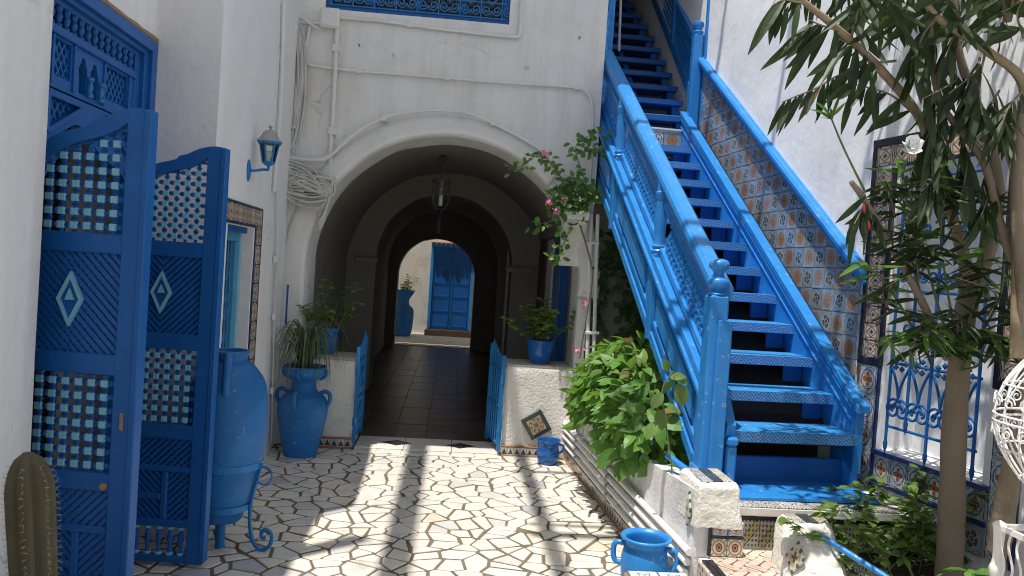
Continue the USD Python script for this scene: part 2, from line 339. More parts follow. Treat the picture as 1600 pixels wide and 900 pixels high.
foliage('spike_leaf', (.11, .16, .08), (.14, .20, .07), .5, .4)
look('lamp_glass', {'t': ('transparent_bsdf', {'color': (.85, .9, .9)}), 'g': ('glossy_bsdf', {'roughness': .05}), 'f': ('fresnel', {'IOR': 1.5}), 'm': ('mix_closure', {})}, [('f.fac', 'm.fac'), ('t.BSDF', 'm.closure1'), ('g.BSDF', 'm.closure2')], 'm.closure')
look('window_glass', {'t': ('principled_bsdf', {'base_color': (.01, .012, .015), 'roughness': .06})}, [], 't.BSDF')

def d_octagon(x, y, r, t):
    o = mx_(mx_(x.abs(), y.abs()), (x.abs() + y.abs()) * .72); f = (t * 8).cos() * .10 + .40
    return [(o.lt(.93), (.08, .16, .34)), (o.lt(.86), (.36, .42, .43)), (o.lt(.76), (.31, .18, .10)), ((r - f).abs().lt(.05), (.34, .13, .05)), (r.lt(.14), (.20, .07, .03)), ((t * 4).cos().gt(.93) * r.gt(.14) * o.lt(.7), (.36, .14, .05))]
def d_floral(x, y, r, t):
    f = (t * 4).cos().abs() * .42 + .16; g = ((t * 2 + .8).cos()).abs() * .55 + .1
    e = mx_(x.abs(), y.abs())
    return [((e - .93).abs().lt(.035), (.10, .17, .34)), ((r - .86).abs().lt(.03) * e.lt(.9), (.15, .22, .36)), (r.lt(g) * r.gt(.30), (.06, .15, .10)), (r.lt(f), (.035, .04, .07)), ((r - .25).abs().lt(.05), (.36, .40, .39)), (r.lt(.11), (.30, .10, .05)), (mx_((x.abs() - .72).abs(), (y.abs() - .72).abs()).lt(.10), (.33, .18, .10))]
glazed('tile_octagon', (.30, .35, .37), d_octagon, dirt=.7)
glazed('tile_floral', (.33, .37, .38), d_floral, dirt=.7)
def d_band(x, y, r, t):
    e = mx_(x.abs(), y.abs()); q = mx_(x.abs(), y.abs() * .8); d = x.abs() + y.abs()
    return [((x.abs() - .90).abs().lt(.05), (.02, .02, .03)), ((e - .70).abs().lt(.09), (.36, .20, .11)), ((d - .62).abs().lt(.07), (.04, .035, .05)), (d.lt(.34), (.35, .19, .10)), (r.lt(.15), (.03, .03, .05)), ((y.abs() - .96).abs().lt(.04), (.05, .04, .05)), (mx_((x.abs() - .62).abs(), (y.abs() - .92).abs()).lt(.14), (.05, .05, .08))]
glazed('tile_band', (.58, .52, .42), d_band, dirt=.4)
def d_flower(x, y, r, t):
    p = (t * 2).cos().abs() * .34 + .22; s = ((r * 9 + t * 2).cos()).abs()
    return [((s.lt(.22)) * r.gt(.5), (.06, .10, .25)), ((x.abs() - .92).abs().lt(.04), (.02, .03, .10)), ((r - .72).abs().lt(.05), (.07, .12, .26)), (r.lt(p), (.45, .19, .07)), ((r - p * .72).abs().lt(.05), (.20, .06, .03)), (r.lt(.12), (.10, .03, .03)), (((x.abs() - y.abs()).abs().lt(.07)) * r.gt(.55), (.28, .36, .30))]
glazed('tile_flower', (.52, .54, .54), d_flower, dirt=.3)
def d_yellow(x, y, r, t):
    p = (t * 4).cos().abs() * .3 + .28; e = mx_(x.abs(), y.abs())
    return [(e.gt(.66), (.035, .05, .06)), ((r - .62).abs().lt(.05) * e.lt(.66), (.30, .20, .08)), (r.lt(p), (.10, .10, .16)), ((r - p * .6).abs().lt(.06), (.55, .42, .18)), (r.lt(.10), (.30, .06, .06))]
glazed('tile_yellow', (.55, .42, .20), d_yellow, dirt=.2)
def d_green(x, y, r, t):
    p = (t * 2).cos().abs() * .45 + .15; e = mx_(x.abs(), y.abs()); s = ((x * 7).cos() * (y * 7).cos()).abs()
    return [(s.gt(.55), (.04, .09, .10)), (s.gt(.86), (.07, .16, .12)), (r.lt(p), (.55, .40, .12)), (r.lt(p * .55), (.06, .10, .12)), (e.gt(.92), (.05, .06, .07))]
glazed('tile_green', (.58, .56, .48), d_green, dirt=.2)
def d_diag(x, y, r, t):
    d = x + y; q = (d * 1.6).cos(); s = ((x * 9).cos() * (y * 9 + .7).cos())
    return [((x - y).abs().lt(.40), (.40, .33, .17)), (s.gt(.55), (.05, .14, .09)), ((s.lt(-.62)), (.08, .035, .04)), (((x - y).abs() - .42).abs().lt(.05), (.06, .06, .05)), (q.lt(-.96), (.5, .45, .35))]
glazed('tile_diagonal', (.42, .42, .35), d_diag, dirt=.3)
def d_medal(x, y, r, t):
    e = r * 1.0; o = Ex.op('sqrt', x.sq() * 1.5 + y.sq())
    return [((e - .80).abs().lt(.09), (.42, .21, .08)), (((t * 6).cos().abs().lt(.3)) * e.gt(.9), (.06, .14, .10)), (o.lt(.52), (.46, .22, .08)), ((o - .44).abs().lt(.06), (.05, .025, .02)), (o.lt(.16), (.06, .03, .02))]
glazed('tile_medallion', (.62, .58, .47), d_medal, dirt=.25)
def d_zelij(x, y, r, t):
    tr = (x.abs() * 1.5 + y * .9).lt(.62) * (y.gt(-.70)); return [(tr, (.025, .07, .055)), (y.abs().gt(.88), (.30, .13, .06)), (((x.abs() - .97).abs().lt(.05)), (.35, .28, .2))]
glazed('tile_zelij', (.58, .56, .50), d_zelij, dirt=.3)
def d_swirl(x, y, r, t):
    s = ((x * 5 + (y * 4).cos() * 1.5).cos() * (y * 5 + (x * 5).cos() * 1.6).cos())
    return [(s.abs().lt(.16), (.08, .07, .12)), (s.gt(.72), (.42, .22, .10)), (s.lt(-.74), (.10, .22, .20))]
glazed('tile_swirl', (.70, .66, .60), d_swirl, dirt=.3)
def d_pink(x, y, r, t):
    s = ((x * 3 + (y * 3).cos() * 1.3).cos() * (y * 3 + (x * 3).cos() * 1.3).cos())
    return [(s.abs().lt(.07), (.20, .10, .08)), (s.gt(.85), (.55, .33, .22))]
glazed('tile_pink', (.66, .56, .48), d_pink, dirt=.35)
def d_hex(x, y, r, t):
    s = (t * 6).cos() * .16 + .6
    return [(r.lt(s), (.10, .25, .22)), (r.lt(s - .16), (.62, .62, .55)), (r.lt(.24), (.50, .22, .08)), (mx_(x.abs(), y.abs()).gt(.93), (.08, .20, .26))]
glazed('tile_star', (.60, .60, .53), d_hex, dirt=.25)
def d_checker(x, y, r, t):
    s = (x * 6).cos() * (y * 6).cos()
    return [((x.abs() - y.abs()).abs().lt(.16), (.10, .10, .20)), (s.gt(.55), (.06, .08, .18)), (s.lt(-.7), (.45, .32, .14))]
glazed('tile_checker', (.60, .54, .42), d_checker, dirt=.25)
# carved front edge of the stair treads: pale chevrons cut into the blue
def d_chev(x, y, r, t):
    fx = (x * 1.25).frac() - .5; c = (fx.abs() * 2.0 + (y * .5 + .5) * .9)
    return [((c * 3.0).frac().lt(.30), (.22, .44, .68)), (y.abs().gt(.84), (.03, .20, .5))]
glazed('carved_blue', (.014, .155, .44), d_chev, rough=.4, dirt=.1)

# ================================================================ large structure
X, Y, Z = V(1, 0, 0), V(0, 1, 0), V(0, 0, 1)
def to_m(t): return m3.Manifold(m3.Mesh(np.asarray(t.vertices, np.float32), np.asarray(t.faces, np.uint32)))
def cut(a, *bs):
    m = to_m(a)
    for b in bs: m = m - to_m(b)
    m = m.to_mesh(); return trimesh.Trimesh(m.vert_properties[:, :3].astype(float), m.tri_verts.astype(int), process=False)
def arch_poly(c, r, spring, bottom=-.2, wob=0.0, n=40, seed=1):
    a = np.linspace(0, math.pi, n); rr = r + wob * (meshkit.noise(np.stack([a * 5, a * 0, a * 0 + seed], 1)) - .5) * 2
    P = [(c + r, bottom)] + [(c + rr[i] * math.cos(a[i]), spring + rr[i] * math.sin(a[i])) for i in range(n)] + [(c - r, bottom)]
    return Polygon(P)
FY = 6.67                                   # the plane of the far wall with the archway
AC, AR, AS = -0.085, 1.16, 1.52             # archway: centre, radius, springing

# ground
obj('ground', bx(-30, 30, -30, 40, -.5, -.045), 'ground_stone'); tag(stage.GetPrimAtPath('/World/ground'), kind='structure')
fl = thing('courtyard_floor', None, None); tag(fl, kind='structure')
obj('mortar_bed', bx(-1.72, 1.30, 0.2, 6.66, -.044, .0005), 'grout', fl)
def paving(region, n, seed, joint):
    r = np.random.default_rng(seed); x0, y0, x1, y1 = region.bounds; P = []
    tries = 0
    while len(P) < n and tries < 20000:
        p = r.uniform((x0, y0), (x1, y1)); tries += 1
        if all((p[0] - q[0]) ** 2 * 1.0 + (p[1] - q[1]) ** 2 * 1.25 > (.103 * (0.75 + .5 * r.random())) ** 2 for q in P): P.append(p)
    from scipy.spatial import Voronoi
    P = np.array(P); ext = np.vstack([P, P * V(1, -1) + V(0, 2 * y0), P * V(1, -1) + V(0, 2 * y1), P * V(-1, 1) + V(2 * x0, 0), P * V(-1, 1) + V(2 * x1, 0)])
    vo = Voronoi(ext); out = []
    for i in range(len(P)):
        g = Polygon(vo.vertices[vo.regions[vo.point_region[i]]]).intersection(region)
        w = np.array(g.exterior.coords); g = Polygon(w + .045 * (np.column_stack([meshkit.noise(np.column_stack([w * 9, w[:, :1] * 0]), 5), meshkit.noise(np.column_stack([w * 9, w[:, :1] * 0]), 6)]) - .5) * 2).buffer(0).simplify(.015)
        if g.geom_type != 'Polygon': continue
        if r.random() < .72: g = g.convex_hull.intersection(g.buffer(.006))
        g = g.buffer(-joint * (0.7 + .8 * r.random()), join_style=2)
        if g.geom_type == 'MultiPolygon': g = max(g.geoms, key=lambda q: q.area)
        g = g.buffer(-.007, join_style=1, quad_segs=2).buffer(.007, quad_segs=2).simplify(.0025)
        if g.geom_type == 'Polygon' and g.area > .0035: out.append(g)
    return out
stones = paving(Polygon([(-1.70, 2.35), (1.26, 2.35), (1.22, 4.0), (1.07, 6.5), (1.0, 6.62), (-1.40, 6.62), (-1.36, 4.45), (-1.70, 4.4)]), 760, 5, .0064)
stones.sort(key=lambda g: -g.centroid.y)
def stone_mesh(g, top, r):
    P = np.array(g.exterior.coords)[:-1]
    if not g.exterior.is_ccw: P = P[::-1]
    k = len(P); c = P.mean(0); Q = c + (P - c) * (1 - .008 / max(.05, math.sqrt(g.area)))
    tx, ty = r.normal(0, .006, 2); z = lambda W, h: np.column_stack([W, h + (W - c) @ V(tx, ty)])
    v = np.vstack([z(Q, top), z(P, top - .004), np.column_stack([P, np.full(k, -.02)])]); f = [[0, i, i + 1] for i in range(1, k - 1)]
    for L in (0, 1):
        for i in range(k):
            j = (i + 1) % k; f += [[L * k + i, (L + 1) * k + j, L * k + j], [L * k + i, (L + 1) * k + i, (L + 1) * k + j]]
    return trimesh.Trimesh(v, np.array(f), process=False)
r_ = np.random.default_rng(11); near = sorted(range(len(stones)), key=lambda i: -stones[i].area / max(1.5, stones[i].centroid.y - .3 * (stones[i].centroid.y < 3.4)) ** 2 * (1 if stones[i].centroid.y > 3.5 else .2))
keep = set(near[:300]); rest = []
for i, g in enumerate(stones):
    m = stone_mesh(g, .004 + r_.uniform(-.002, .004), r_); k = 'marble_' + r_.choice(list('abcdef'), p=[.34, .24, .24, .08, .06, .04])
    if i in keep: obj('paving_stone', m, k, fl)
    else: rest.append(m)
if rest: tag(obj('paving_stones', rest, 'marble_b', fl), kind='stuff')

# far wall with the archway
fac = thing('arched_wall', 'shaded white plaster wall pierced by the wide archway', 'wall')
win_hole = bx(-1.205, .33, 6.4, 6.84, 3.655, 4.85)
body = prism(sbox(-1.60, -.05, 1.16, 5.2).difference(arch_poly(AC, AR, AS, wob=.012)), .45, (0, FY, 0), X, Z, Y)
body = cut(body, win_hole)
obj('wall', lumpy(body, .09, .008, 1.6, 3), 'facade_plaster', fac, smooth=40)
prof = [(AR - .003, .02), (AR - .004, -.035), (AR + .03, -.055), (AR + .10, -.058), (AR + .155, -.045), (AR + .182, -.015), (AR + .182, .02)]
gv = []; gf = []
path = [(a, AC + math.cos(a), AS + math.sin(a), 0) for a in np.linspace(-.10, math.pi, 56)] + [(math.pi, AC - 1, AS - dz, dz) for dz in np.linspace(.06, .80, 12)]
N_ = len(path)
for i, (a, cx, cz, dz) in enumerate(path):
    for j, (r, dy) in enumerate(prof):
        r2 = r + (.012 * (meshkit.noise(V(a * 6 + dz * 5, j, 3.0)) - .5) if j < 3 else .006 * (meshkit.noise(V(a * 4 + dz * 3, j, 8.0)) - .5))
        gv.append([AC + r2 * math.cos(a), FY + dy + .006 * (meshkit.noise(V(a * 5 + dz * 4, j, 1.0)) - .5), AS + r2 * math.sin(a) - dz])
K_ = len(prof)
for i in range(N_ - 1):
    for j in range(K_ - 1): gf += [[i * K_ + j, i * K_ + j + 1, (i + 1) * K_ + j + 1], [i * K_ + j, (i + 1) * K_ + j + 1, (i + 1) * K_ + j]]
obj('arch_moulding', trimesh.Trimesh(np.array(gv), np.array(gf)[:, ::-1], process=False), 'arch_plaster', fac, smooth=50)
obj('cornice', bx(-1.9, 1.16, 5.88, 7.3, 5.2, 5.42, .02), 'facade_plaster', fac)  # out-of-view overhang, added and sized to shade the wall face
us = thing('understair_wall', 'plain white wall coloured dark for shade beneath the blue staircase behind the climbing vine', 'wall')
obj('wall', lumpy(bx(1.15, 2.35, 6.78, 7.1, 0, 2.42), .12, .008, 2, 4), 'hall_plaster', us, smooth=40)  # dark plaster colour carries the shade under the stairs

# the covered passage: hall, second arch, dark corridor, last arch
hl = thing('vaulted_hall', 'dim barrel vaulted hall just behind the archway', 'hall')
big = sbox(-2.2, -.05, 1.19, 3.0)
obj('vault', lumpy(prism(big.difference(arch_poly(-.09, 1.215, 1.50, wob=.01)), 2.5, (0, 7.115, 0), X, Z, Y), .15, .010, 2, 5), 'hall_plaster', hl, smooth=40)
for k in range(5):      # worn plaster courses of the vault
    a0, a1 = .55 + .42 * k, .93 + .42 * k; a = np.linspace(a0, a1, 7); ri, ro = 1.203, 1.225
    ring = Polygon([(-.09 + ri * math.cos(q), 1.50 + ri * math.sin(q)) for q in a] + [(-.09 + ro * math.cos(q), 1.50 + ro * math.sin(q)) for q in a[::-1]])
    obj('vault_course', prism(ring, 1.1, (0, 7.13, 0), X, Z, Y), 'hall_plaster', hl)
ar2 = thing('inner_arch', 'second shadowed arch halfway down the passage with moulded capital', 'arch')
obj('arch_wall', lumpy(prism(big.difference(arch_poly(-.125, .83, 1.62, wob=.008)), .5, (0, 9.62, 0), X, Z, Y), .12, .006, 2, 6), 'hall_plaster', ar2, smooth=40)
obj('capital', bx(.62, .96, 9.54, 9.70, 1.56, 1.63, .015), 'hall_plaster', ar2); obj('capital', bx(-1.2, -.93, 9.54, 9.70, 1.56, 1.63, .015), 'hall_plaster', ar2)
co = thing('corridor', 'black unlit corridor between the second arch and the bright yard', 'corridor')
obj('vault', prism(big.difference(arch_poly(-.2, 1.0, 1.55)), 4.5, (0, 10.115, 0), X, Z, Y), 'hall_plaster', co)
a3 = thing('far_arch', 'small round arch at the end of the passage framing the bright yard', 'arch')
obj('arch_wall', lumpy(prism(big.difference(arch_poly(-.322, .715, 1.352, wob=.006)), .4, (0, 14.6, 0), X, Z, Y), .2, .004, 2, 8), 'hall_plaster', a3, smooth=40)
# passage floor with its tiles
pf = thing('passage_floor', None, None); tag(pf, kind='structure')
obj('floor_bed', bx(-1.45, 1.25, 6.64, 15.2, -.044, .006), 'grout', pf)
ts, cnt, lot = .30, 0, []
for j in range(28):
    for i in range(9):
        x0, y0 = -1.36 + i * ts, 7.075 + j * ts
        if y0 + ts > 15.1 or x0 + ts > 1.2: continue
        m = bx(x0 + .003, x0 + ts - .003, y0 + .003, y0 + ts - .003, .0, .016 + rng.uniform(0, .003))
        if y0 < 11.5: obj('floor_tile', m, 'passage_tile', pf)
        else: lot.append(m)
tag(obj('floor_tiles', lot, 'passage_tile', pf), kind='stuff')
th = thing('threshold', 'pale marble threshold slab inlaid with two black diamonds', 'threshold')
for x0, x1 in ((-.74, -.335), (-.33, .075), (.08, .485)): obj('slab', bx(x0, x1, 6.63, 7.06, 0, .022, .003), 'threshold_marble', th)
for xc in (-.40, .15): obj('diamond_inlay', prism(Polygon([(xc - .125, 6.84), (xc, 6.74), (xc + .125, 6.84), (xc, 6.94)]), .004, (0, 0, .0215), X, Y, Z), 'black_marble', th)
for k in range(6): obj('edge_stone', bx(-.74 + k * .204, -.54 + k * .204 - .012, 6.50 + .012 * (k % 2), 6.622, -.004, .014, .003), 'marble_' + 'acbaca'[k], th)

# yard beyond the passage
fy = thing('far_yard_floor', None, None); tag(fy, kind='structure')
obj('paving', bx(-3, 3, 15.2, 17.7, -.04, .004), 'far_plaster', fy)
fw = thing('far_yard_wall', 'sunlit stained white wall at the very end of the passage', 'wall')
obj('wall', lumpy(bx(-3, 3, 17.7, 18.0, -.05, 5.0), .25, .012, 1.4, 9), 'far_plaster', fw, smooth=40)
obj('side_wall', bx(-3.3, -3.0, 15.0, 18, -.05, 5), 'far_plaster', fw); obj('side_wall', bx(2.2, 2.5, 15.0, 18, -.05, 5), 'far_plaster', fw)
obj('awning', bx(-3.3, 2.5, 15.0, 16.9, 4.2, 4.3), 'old_wood', fw); obj('back_of_passage', bx(-3.3, 2.5, 14.99, 15.02, 3.28, 5), 'far_plaster', fw)  # unseen slab added over the far yard to dim it
fd = thing('far_door', 'studded blue double door in the sunlit wall at the end of the passage', 'door')
dx0, dx1, dz0, dz1, dy = -.47, .38, .14, 1.99, 17.68
obj('frame', [bx(dx0 - .06, dx0, dy - .05, dy + .02, dz0, dz1), bx(dx1, dx1 + .05, dy - .05, dy + .02, dz0, dz1), bx(dx0 - .06, dx1 + .05, dy - .05, dy + .02, dz1 - .002, dz1 + .06)], 'blue_paint', fd)
for s, (p, q) in enumerate(((dx0 + .004, -.048), (-.042, dx1 - .004))):
    d = obj('door_leaf', bx(p, q, dy - .025, dy + .015, dz0, dz1 - .003), 'door_blue', fd); st = []
    for zz in np.linspace(dz0 + .06, dz1 - .06, 30): st += [bx(xx - .009, xx + .009, dy - .04, dy - .02, zz - .009, zz + .009) for xx in (p + .03, q - .03)]
    for row in (dz0 + .08, dz0 + .42, dz0 + .75, dz0 + 1.05, dz0 + 1.5): st += [bx(xx - .009, xx + .009, dy - .04, dy - .02, row - .009, row + .009) for xx in np.linspace(p + .06, q - .06, 9)]
    obj('studs', st, 'iron_blue', d)
    obj('knocker', tube(np.array([[(q - .12 if s == 0 else p + .12) + .045 * math.cos(t), dy - .045, dz0 + 1.28 + .055 * math.sin(t)] for t in np.linspace(0, 2 * math.pi, 14, endpoint=False)]), .012, 6, True), 'dark_trim', d)
for k in range(9): obj('canopy_tile', bx(dx0 - .07 + k * .108, dx0 + .03 + k * .108, dy - .16, dy + .02, dz1 + .065, dz1 + .11, .015), 'terracotta', fd)
obj('door_step', bx(dx0 - .1, dx1 + .1, 17.42, 17.69, 0, .13, .01), 'old_wood', fd)

# left side: near wall, wall over the doorway, wall with the tiled window
lw = thing('near_left_wall', 'smooth grey white wall at the left edge in front of the blue doorway', 'wall')
obj('wall', lumpy(bx(-2.1, -1.50, -2.5, 3.0, -.05, 5.0, .03), .12, .006, 1.5, 10), 'left_plaster', lw, smooth=40)
dw = thing('doorway_wall', 'white wall above the blue doorway with raw brown plaster edge', 'wall')
obj('wall', bx(-2.0, -1.68, 2.99, 4.41, 2.695, 4.6), 'left_plaster', dw)
obj('plaster_edge', lumpy(bx(-1.70, -1.668, 2.995, 4.405, 2.688, 2.712, .004), .05, .006, 14, 12), 'old_wood', dw)
obj('reveal', bx(-2.0, -1.70, 2.99, 3.30, -.05, 2.70), 'left_plaster', dw)
ww = thing('window_wall', 'shaded white wall holding the lantern and the tile framed window', 'wall')
plan = Polygon([(-2.1, 4.40), (-1.335, 4.40), (-1.325, 4.47), (-1.36, 5.6), (-1.41, 6.72), (-2.1, 6.72)])
body = prism(plan, 3.85, (0, 0, -.05), X, Y, Z)
WO, WD, WN = V(-1.333, 4.60, 0), unit((-.030, 1, 0)), unit((1, .030, 0))
body = cut(body, frame_box(WO, WD, Z, WN, .10, .78, .70, 1.755, -.17, .2))
obj('wall', lumpy(body, .09, .007, 1.6, 13), 'left_plaster', ww, smooth=40)
rm = thing('dark_room', 'unlit room glimpsed through the open blue doorway', 'room')
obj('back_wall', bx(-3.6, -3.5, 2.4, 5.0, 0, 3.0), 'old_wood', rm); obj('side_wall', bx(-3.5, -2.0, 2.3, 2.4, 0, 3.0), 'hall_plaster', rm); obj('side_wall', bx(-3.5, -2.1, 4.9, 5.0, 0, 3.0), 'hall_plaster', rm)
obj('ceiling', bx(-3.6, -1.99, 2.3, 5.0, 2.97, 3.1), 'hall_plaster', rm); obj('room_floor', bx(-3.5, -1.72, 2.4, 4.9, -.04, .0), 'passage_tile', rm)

# right side: long wall behind the stairs, oblique wall with the niche, walls of the upper flight
RO, RD, RN = V(2.40, 4.04, 0), unit((-.066, 1, 0)), unit((-1, -.066, 0))     # right wall: along, and out of the wall
def rw(u, z, w=0): return RO + RD * u + Z * z + RN * w
rt = thing('right_wall', 'tall sunlit bluish white wall above the tiled stair dado', 'wall')
obj('wall', lumpy(frame_box(RO, RD, Z, RN, .18, 7.5, -.05, 7.3, -.35, 0), .09, .012, 2.2, 14, fine=.0012), 'right_plaster', rt, smooth=40)
NO, ND = V(2.385, 4.27, 0), unit((.19, -1, 0)); NN = unit((-1, -.19, 0))        # niche wall: along towards the camera, and out of the wall
def nw(u, z, w=0): return NO + ND * u + Z * z + NN * w
nwall = thing('niche_wall', 'white wall around the tile framed window niche behind the oleander', 'wall')
nb = frame_box(NO, ND, Z, NN, -.12, 3.8, -.05, 5.4, -.4, 0)
nb = cut(nb, frame_box(NO, ND, Z, NN, .115, .80, .735, 2.30, -.22, .2))
obj('wall', lumpy(nb, .1, .006, 2.2, 15, fine=.002), 'right_plaster', nwall, smooth=40)
uw = thing('upper_stair_wall', 'tan shaded wall behind the open treads of the upper flight', 'wall')
obj('wall', bx(.7, 2.3, 10.4, 10.6, 0, 5.6), 'far_plaster', uw); obj('side_wall', bx(1.0, 1.17, 7.13, 10.4, 2.6, 5.6), 'old_wood', uw)
obj('upper_roof', bx(.9, 2.5, 7.2, 10.6, 5.0, 5.15), 'facade_plaster', uw)  # unseen roof slab, added low to shade the upper flight

# overhead: beams and bars of the open courtyard roof that stripe the floor and the right wall
pg = thing('roof_beams', 'open roof beams and bars overhead that stripe the floor with shade', 'beam')
HB = 7.2
def over(p): return np.asarray(p, float) + SUN_DIR * ((HB - p[2]) / SUN_DIR[2])
for p, w in (((-.22, 5.6, 0), .15), ((.66, 5.6, 0), .085)):
    q = over(p); obj('beam', bx(q[0] - w / 2, q[0] + w / 2, -1.0, 7.2, HB, HB + .12), 'old_wood', pg)
for yy in (-.6, 3.2, 6.4): obj('cross_beam', bx(-2.0, .2, yy - .05, yy + .05, HB + .125, HB + .2), 'old_wood', pg) if yy != 3.2 else None
for p, w in ((rw(1.53, 3.2), .05), (rw(.40, 2.3), .045), (rw(.16, 2.6), .09), (rw(2.75, 3.9), .06)):
    q = over(p); obj('bar', bx(-.95, 2.6, q[1] - w / 2, q[1] + w / 2, HB + .125, HB + .17), 'old_wood', pg)
for yy in (-.6, 3.2, 6.4): obj('post', bx(-2.0, -1.9, yy - .05, yy + .05, 3.6, HB + .13), 'old_wood', pg)

# ================================================================ left doorway: carved blue surround
DX = -1.70
ds = thing('door_surround', 'carved blue wooden door surround with lattice and baluster transom', 'doorway')
def dbox(y0, y1, z0, z1, x0=0.0, x1=.05, bev=.004): return bx(DX + x0, DX + x1, y0, y1, z0, z1, bev)
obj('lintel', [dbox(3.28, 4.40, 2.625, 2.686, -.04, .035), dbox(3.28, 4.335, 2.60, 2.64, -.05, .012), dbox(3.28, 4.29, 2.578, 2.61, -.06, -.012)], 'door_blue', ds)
for (a, b, c) in ((4.335, 4.398, .035), (4.29, 4.345, .012), (4.235, 4.30, -.012)): obj('far_jamb', dbox(a, b, 0.0, 2.684 - (c < .03) * .03, -.06, c - .001), 'door_blue', ds)
obj('near_jamb', dbox(3.0, 3.10, 0, 2.62, -.06, .0), 'door_blue', ds)
bal = [(.0, 0), (.016, 0), (.016, .012), (.008, .02), (.015, .034), (.017, .048), (.009, .06), (.013, .068), (.016, .078), (.016, .088), (0, .088)]
for k in range(16): obj('transom_baluster', lathe(bal, 8, (DX - .03, 3.21 + k * .066, 2.491)), 'door_blue', ds, smooth=40)
obj('transom_rail', dbox(3.02, 4.24, 2.452, 2.490, -.06, -.005), 'door_blue', ds)
def lattice(y0, y1, z0, z1, step=.045, w=.010):
    fr = sbox(y0, z0, y1, z1); L = []
    for k in np.arange(-4, 4, step):
        L += [LineString([(y0 + k, z0), (y0 + k + 2, z0 + 2 * 1.35)]).buffer(w / 2), LineString([(y0 + k, z0), (y0 + k - 2, z0 + 2 * 1.35)]).buffer(w / 2)]
    return unary_union(L).intersection(fr)
pan = sbox(3.02, 2.225, 4.24, 2.455)
keys = []
for yc in (3.69, 3.80):
    k = sbox(yc - .034, 2.255, yc + .034, 2.34).union(Point(yc, 2.355).buffer(.040)).union(Point(yc, 2.395).buffer(.022)); keys.append(k)
board = pan.difference(sbox(3.425, 2.285, 3.575, 2.44)).difference(sbox(3.915, 2.285, 4.155, 2.44))
for k in keys: board = board.difference(k)
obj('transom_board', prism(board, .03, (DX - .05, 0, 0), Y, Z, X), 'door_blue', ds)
obj('transom_lattice', prism(lattice(3.42, 3.58, 2.28, 2.445), .014, (DX - .045, 0, 0), Y, Z, X), 'door_blue', ds); obj('transom_lattice', prism(lattice(3.91, 4.16, 2.28, 2.445), .014, (DX - .045, 0, 0), Y, Z, X), 'door_blue', ds)
for (a, b) in ((3.59, 3.605), (3.885, 3.90), (3.405, 3.418), (4.165, 4.178)): obj('transom_mullion', dbox(a, b, 2.245, 2.45, -.03, -.008), 'door_blue', ds)
for yc in (3.745, 3.855): obj('colonnette', lathe([(0, 0), (.017, 0), (.017, .015), (.010, .022), (.015, .05), (.010, .07), (.018, .078), (.018, .09), (0, .09)], 10, (DX - .012, yc, 2.252)), 'iron_blue', ds, smooth=40)
ogee = smoothline([(3.10, 1.84), (3.16, 1.93), (3.32, 1.985), (3.42, 2.005), (3.56, 2.075), (3.67, 2.115), (3.78, 2.075), (3.92, 2.005), (4.02, 1.985), (4.18, 1.93), (4.235, 1.84)], 5)
hood = Polygon([(3.02, 1.6), (3.09, 1.6)] + [(3.09, 1.84)] + [tuple(p) for p in ogee] + [(4.235, 1.6), (4.236, 2.232), (3.02, 2.232)])
spand = Polygon([(3.40, 2.06), (3.40, 2.19), (3.66, 2.19)]); sp2 = Polygon([(4.21, 2.06), (4.21, 2.19), (3.95, 2.19)])
obj('arch_hood', prism(hood.difference(spand).difference(sp2), .035, (DX - .055, 0, 0), Y, Z, X), 'door_blue', ds)
obj('spandrel_lattice', prism(lattice(3.36, 4.24, 2.03, 2.2, .05, .014).intersection(unary_union([spand, sp2]).buffer(.008)), .016, (DX - .05, 0, 0), Y, Z, X), 'door_blue', ds)
for q in (spand, sp2): obj('spandrel_moulding', prism(q.buffer(.022).difference(q), .02, (DX - .025, 0, 0), Y, Z, X), 'door_blue', ds)

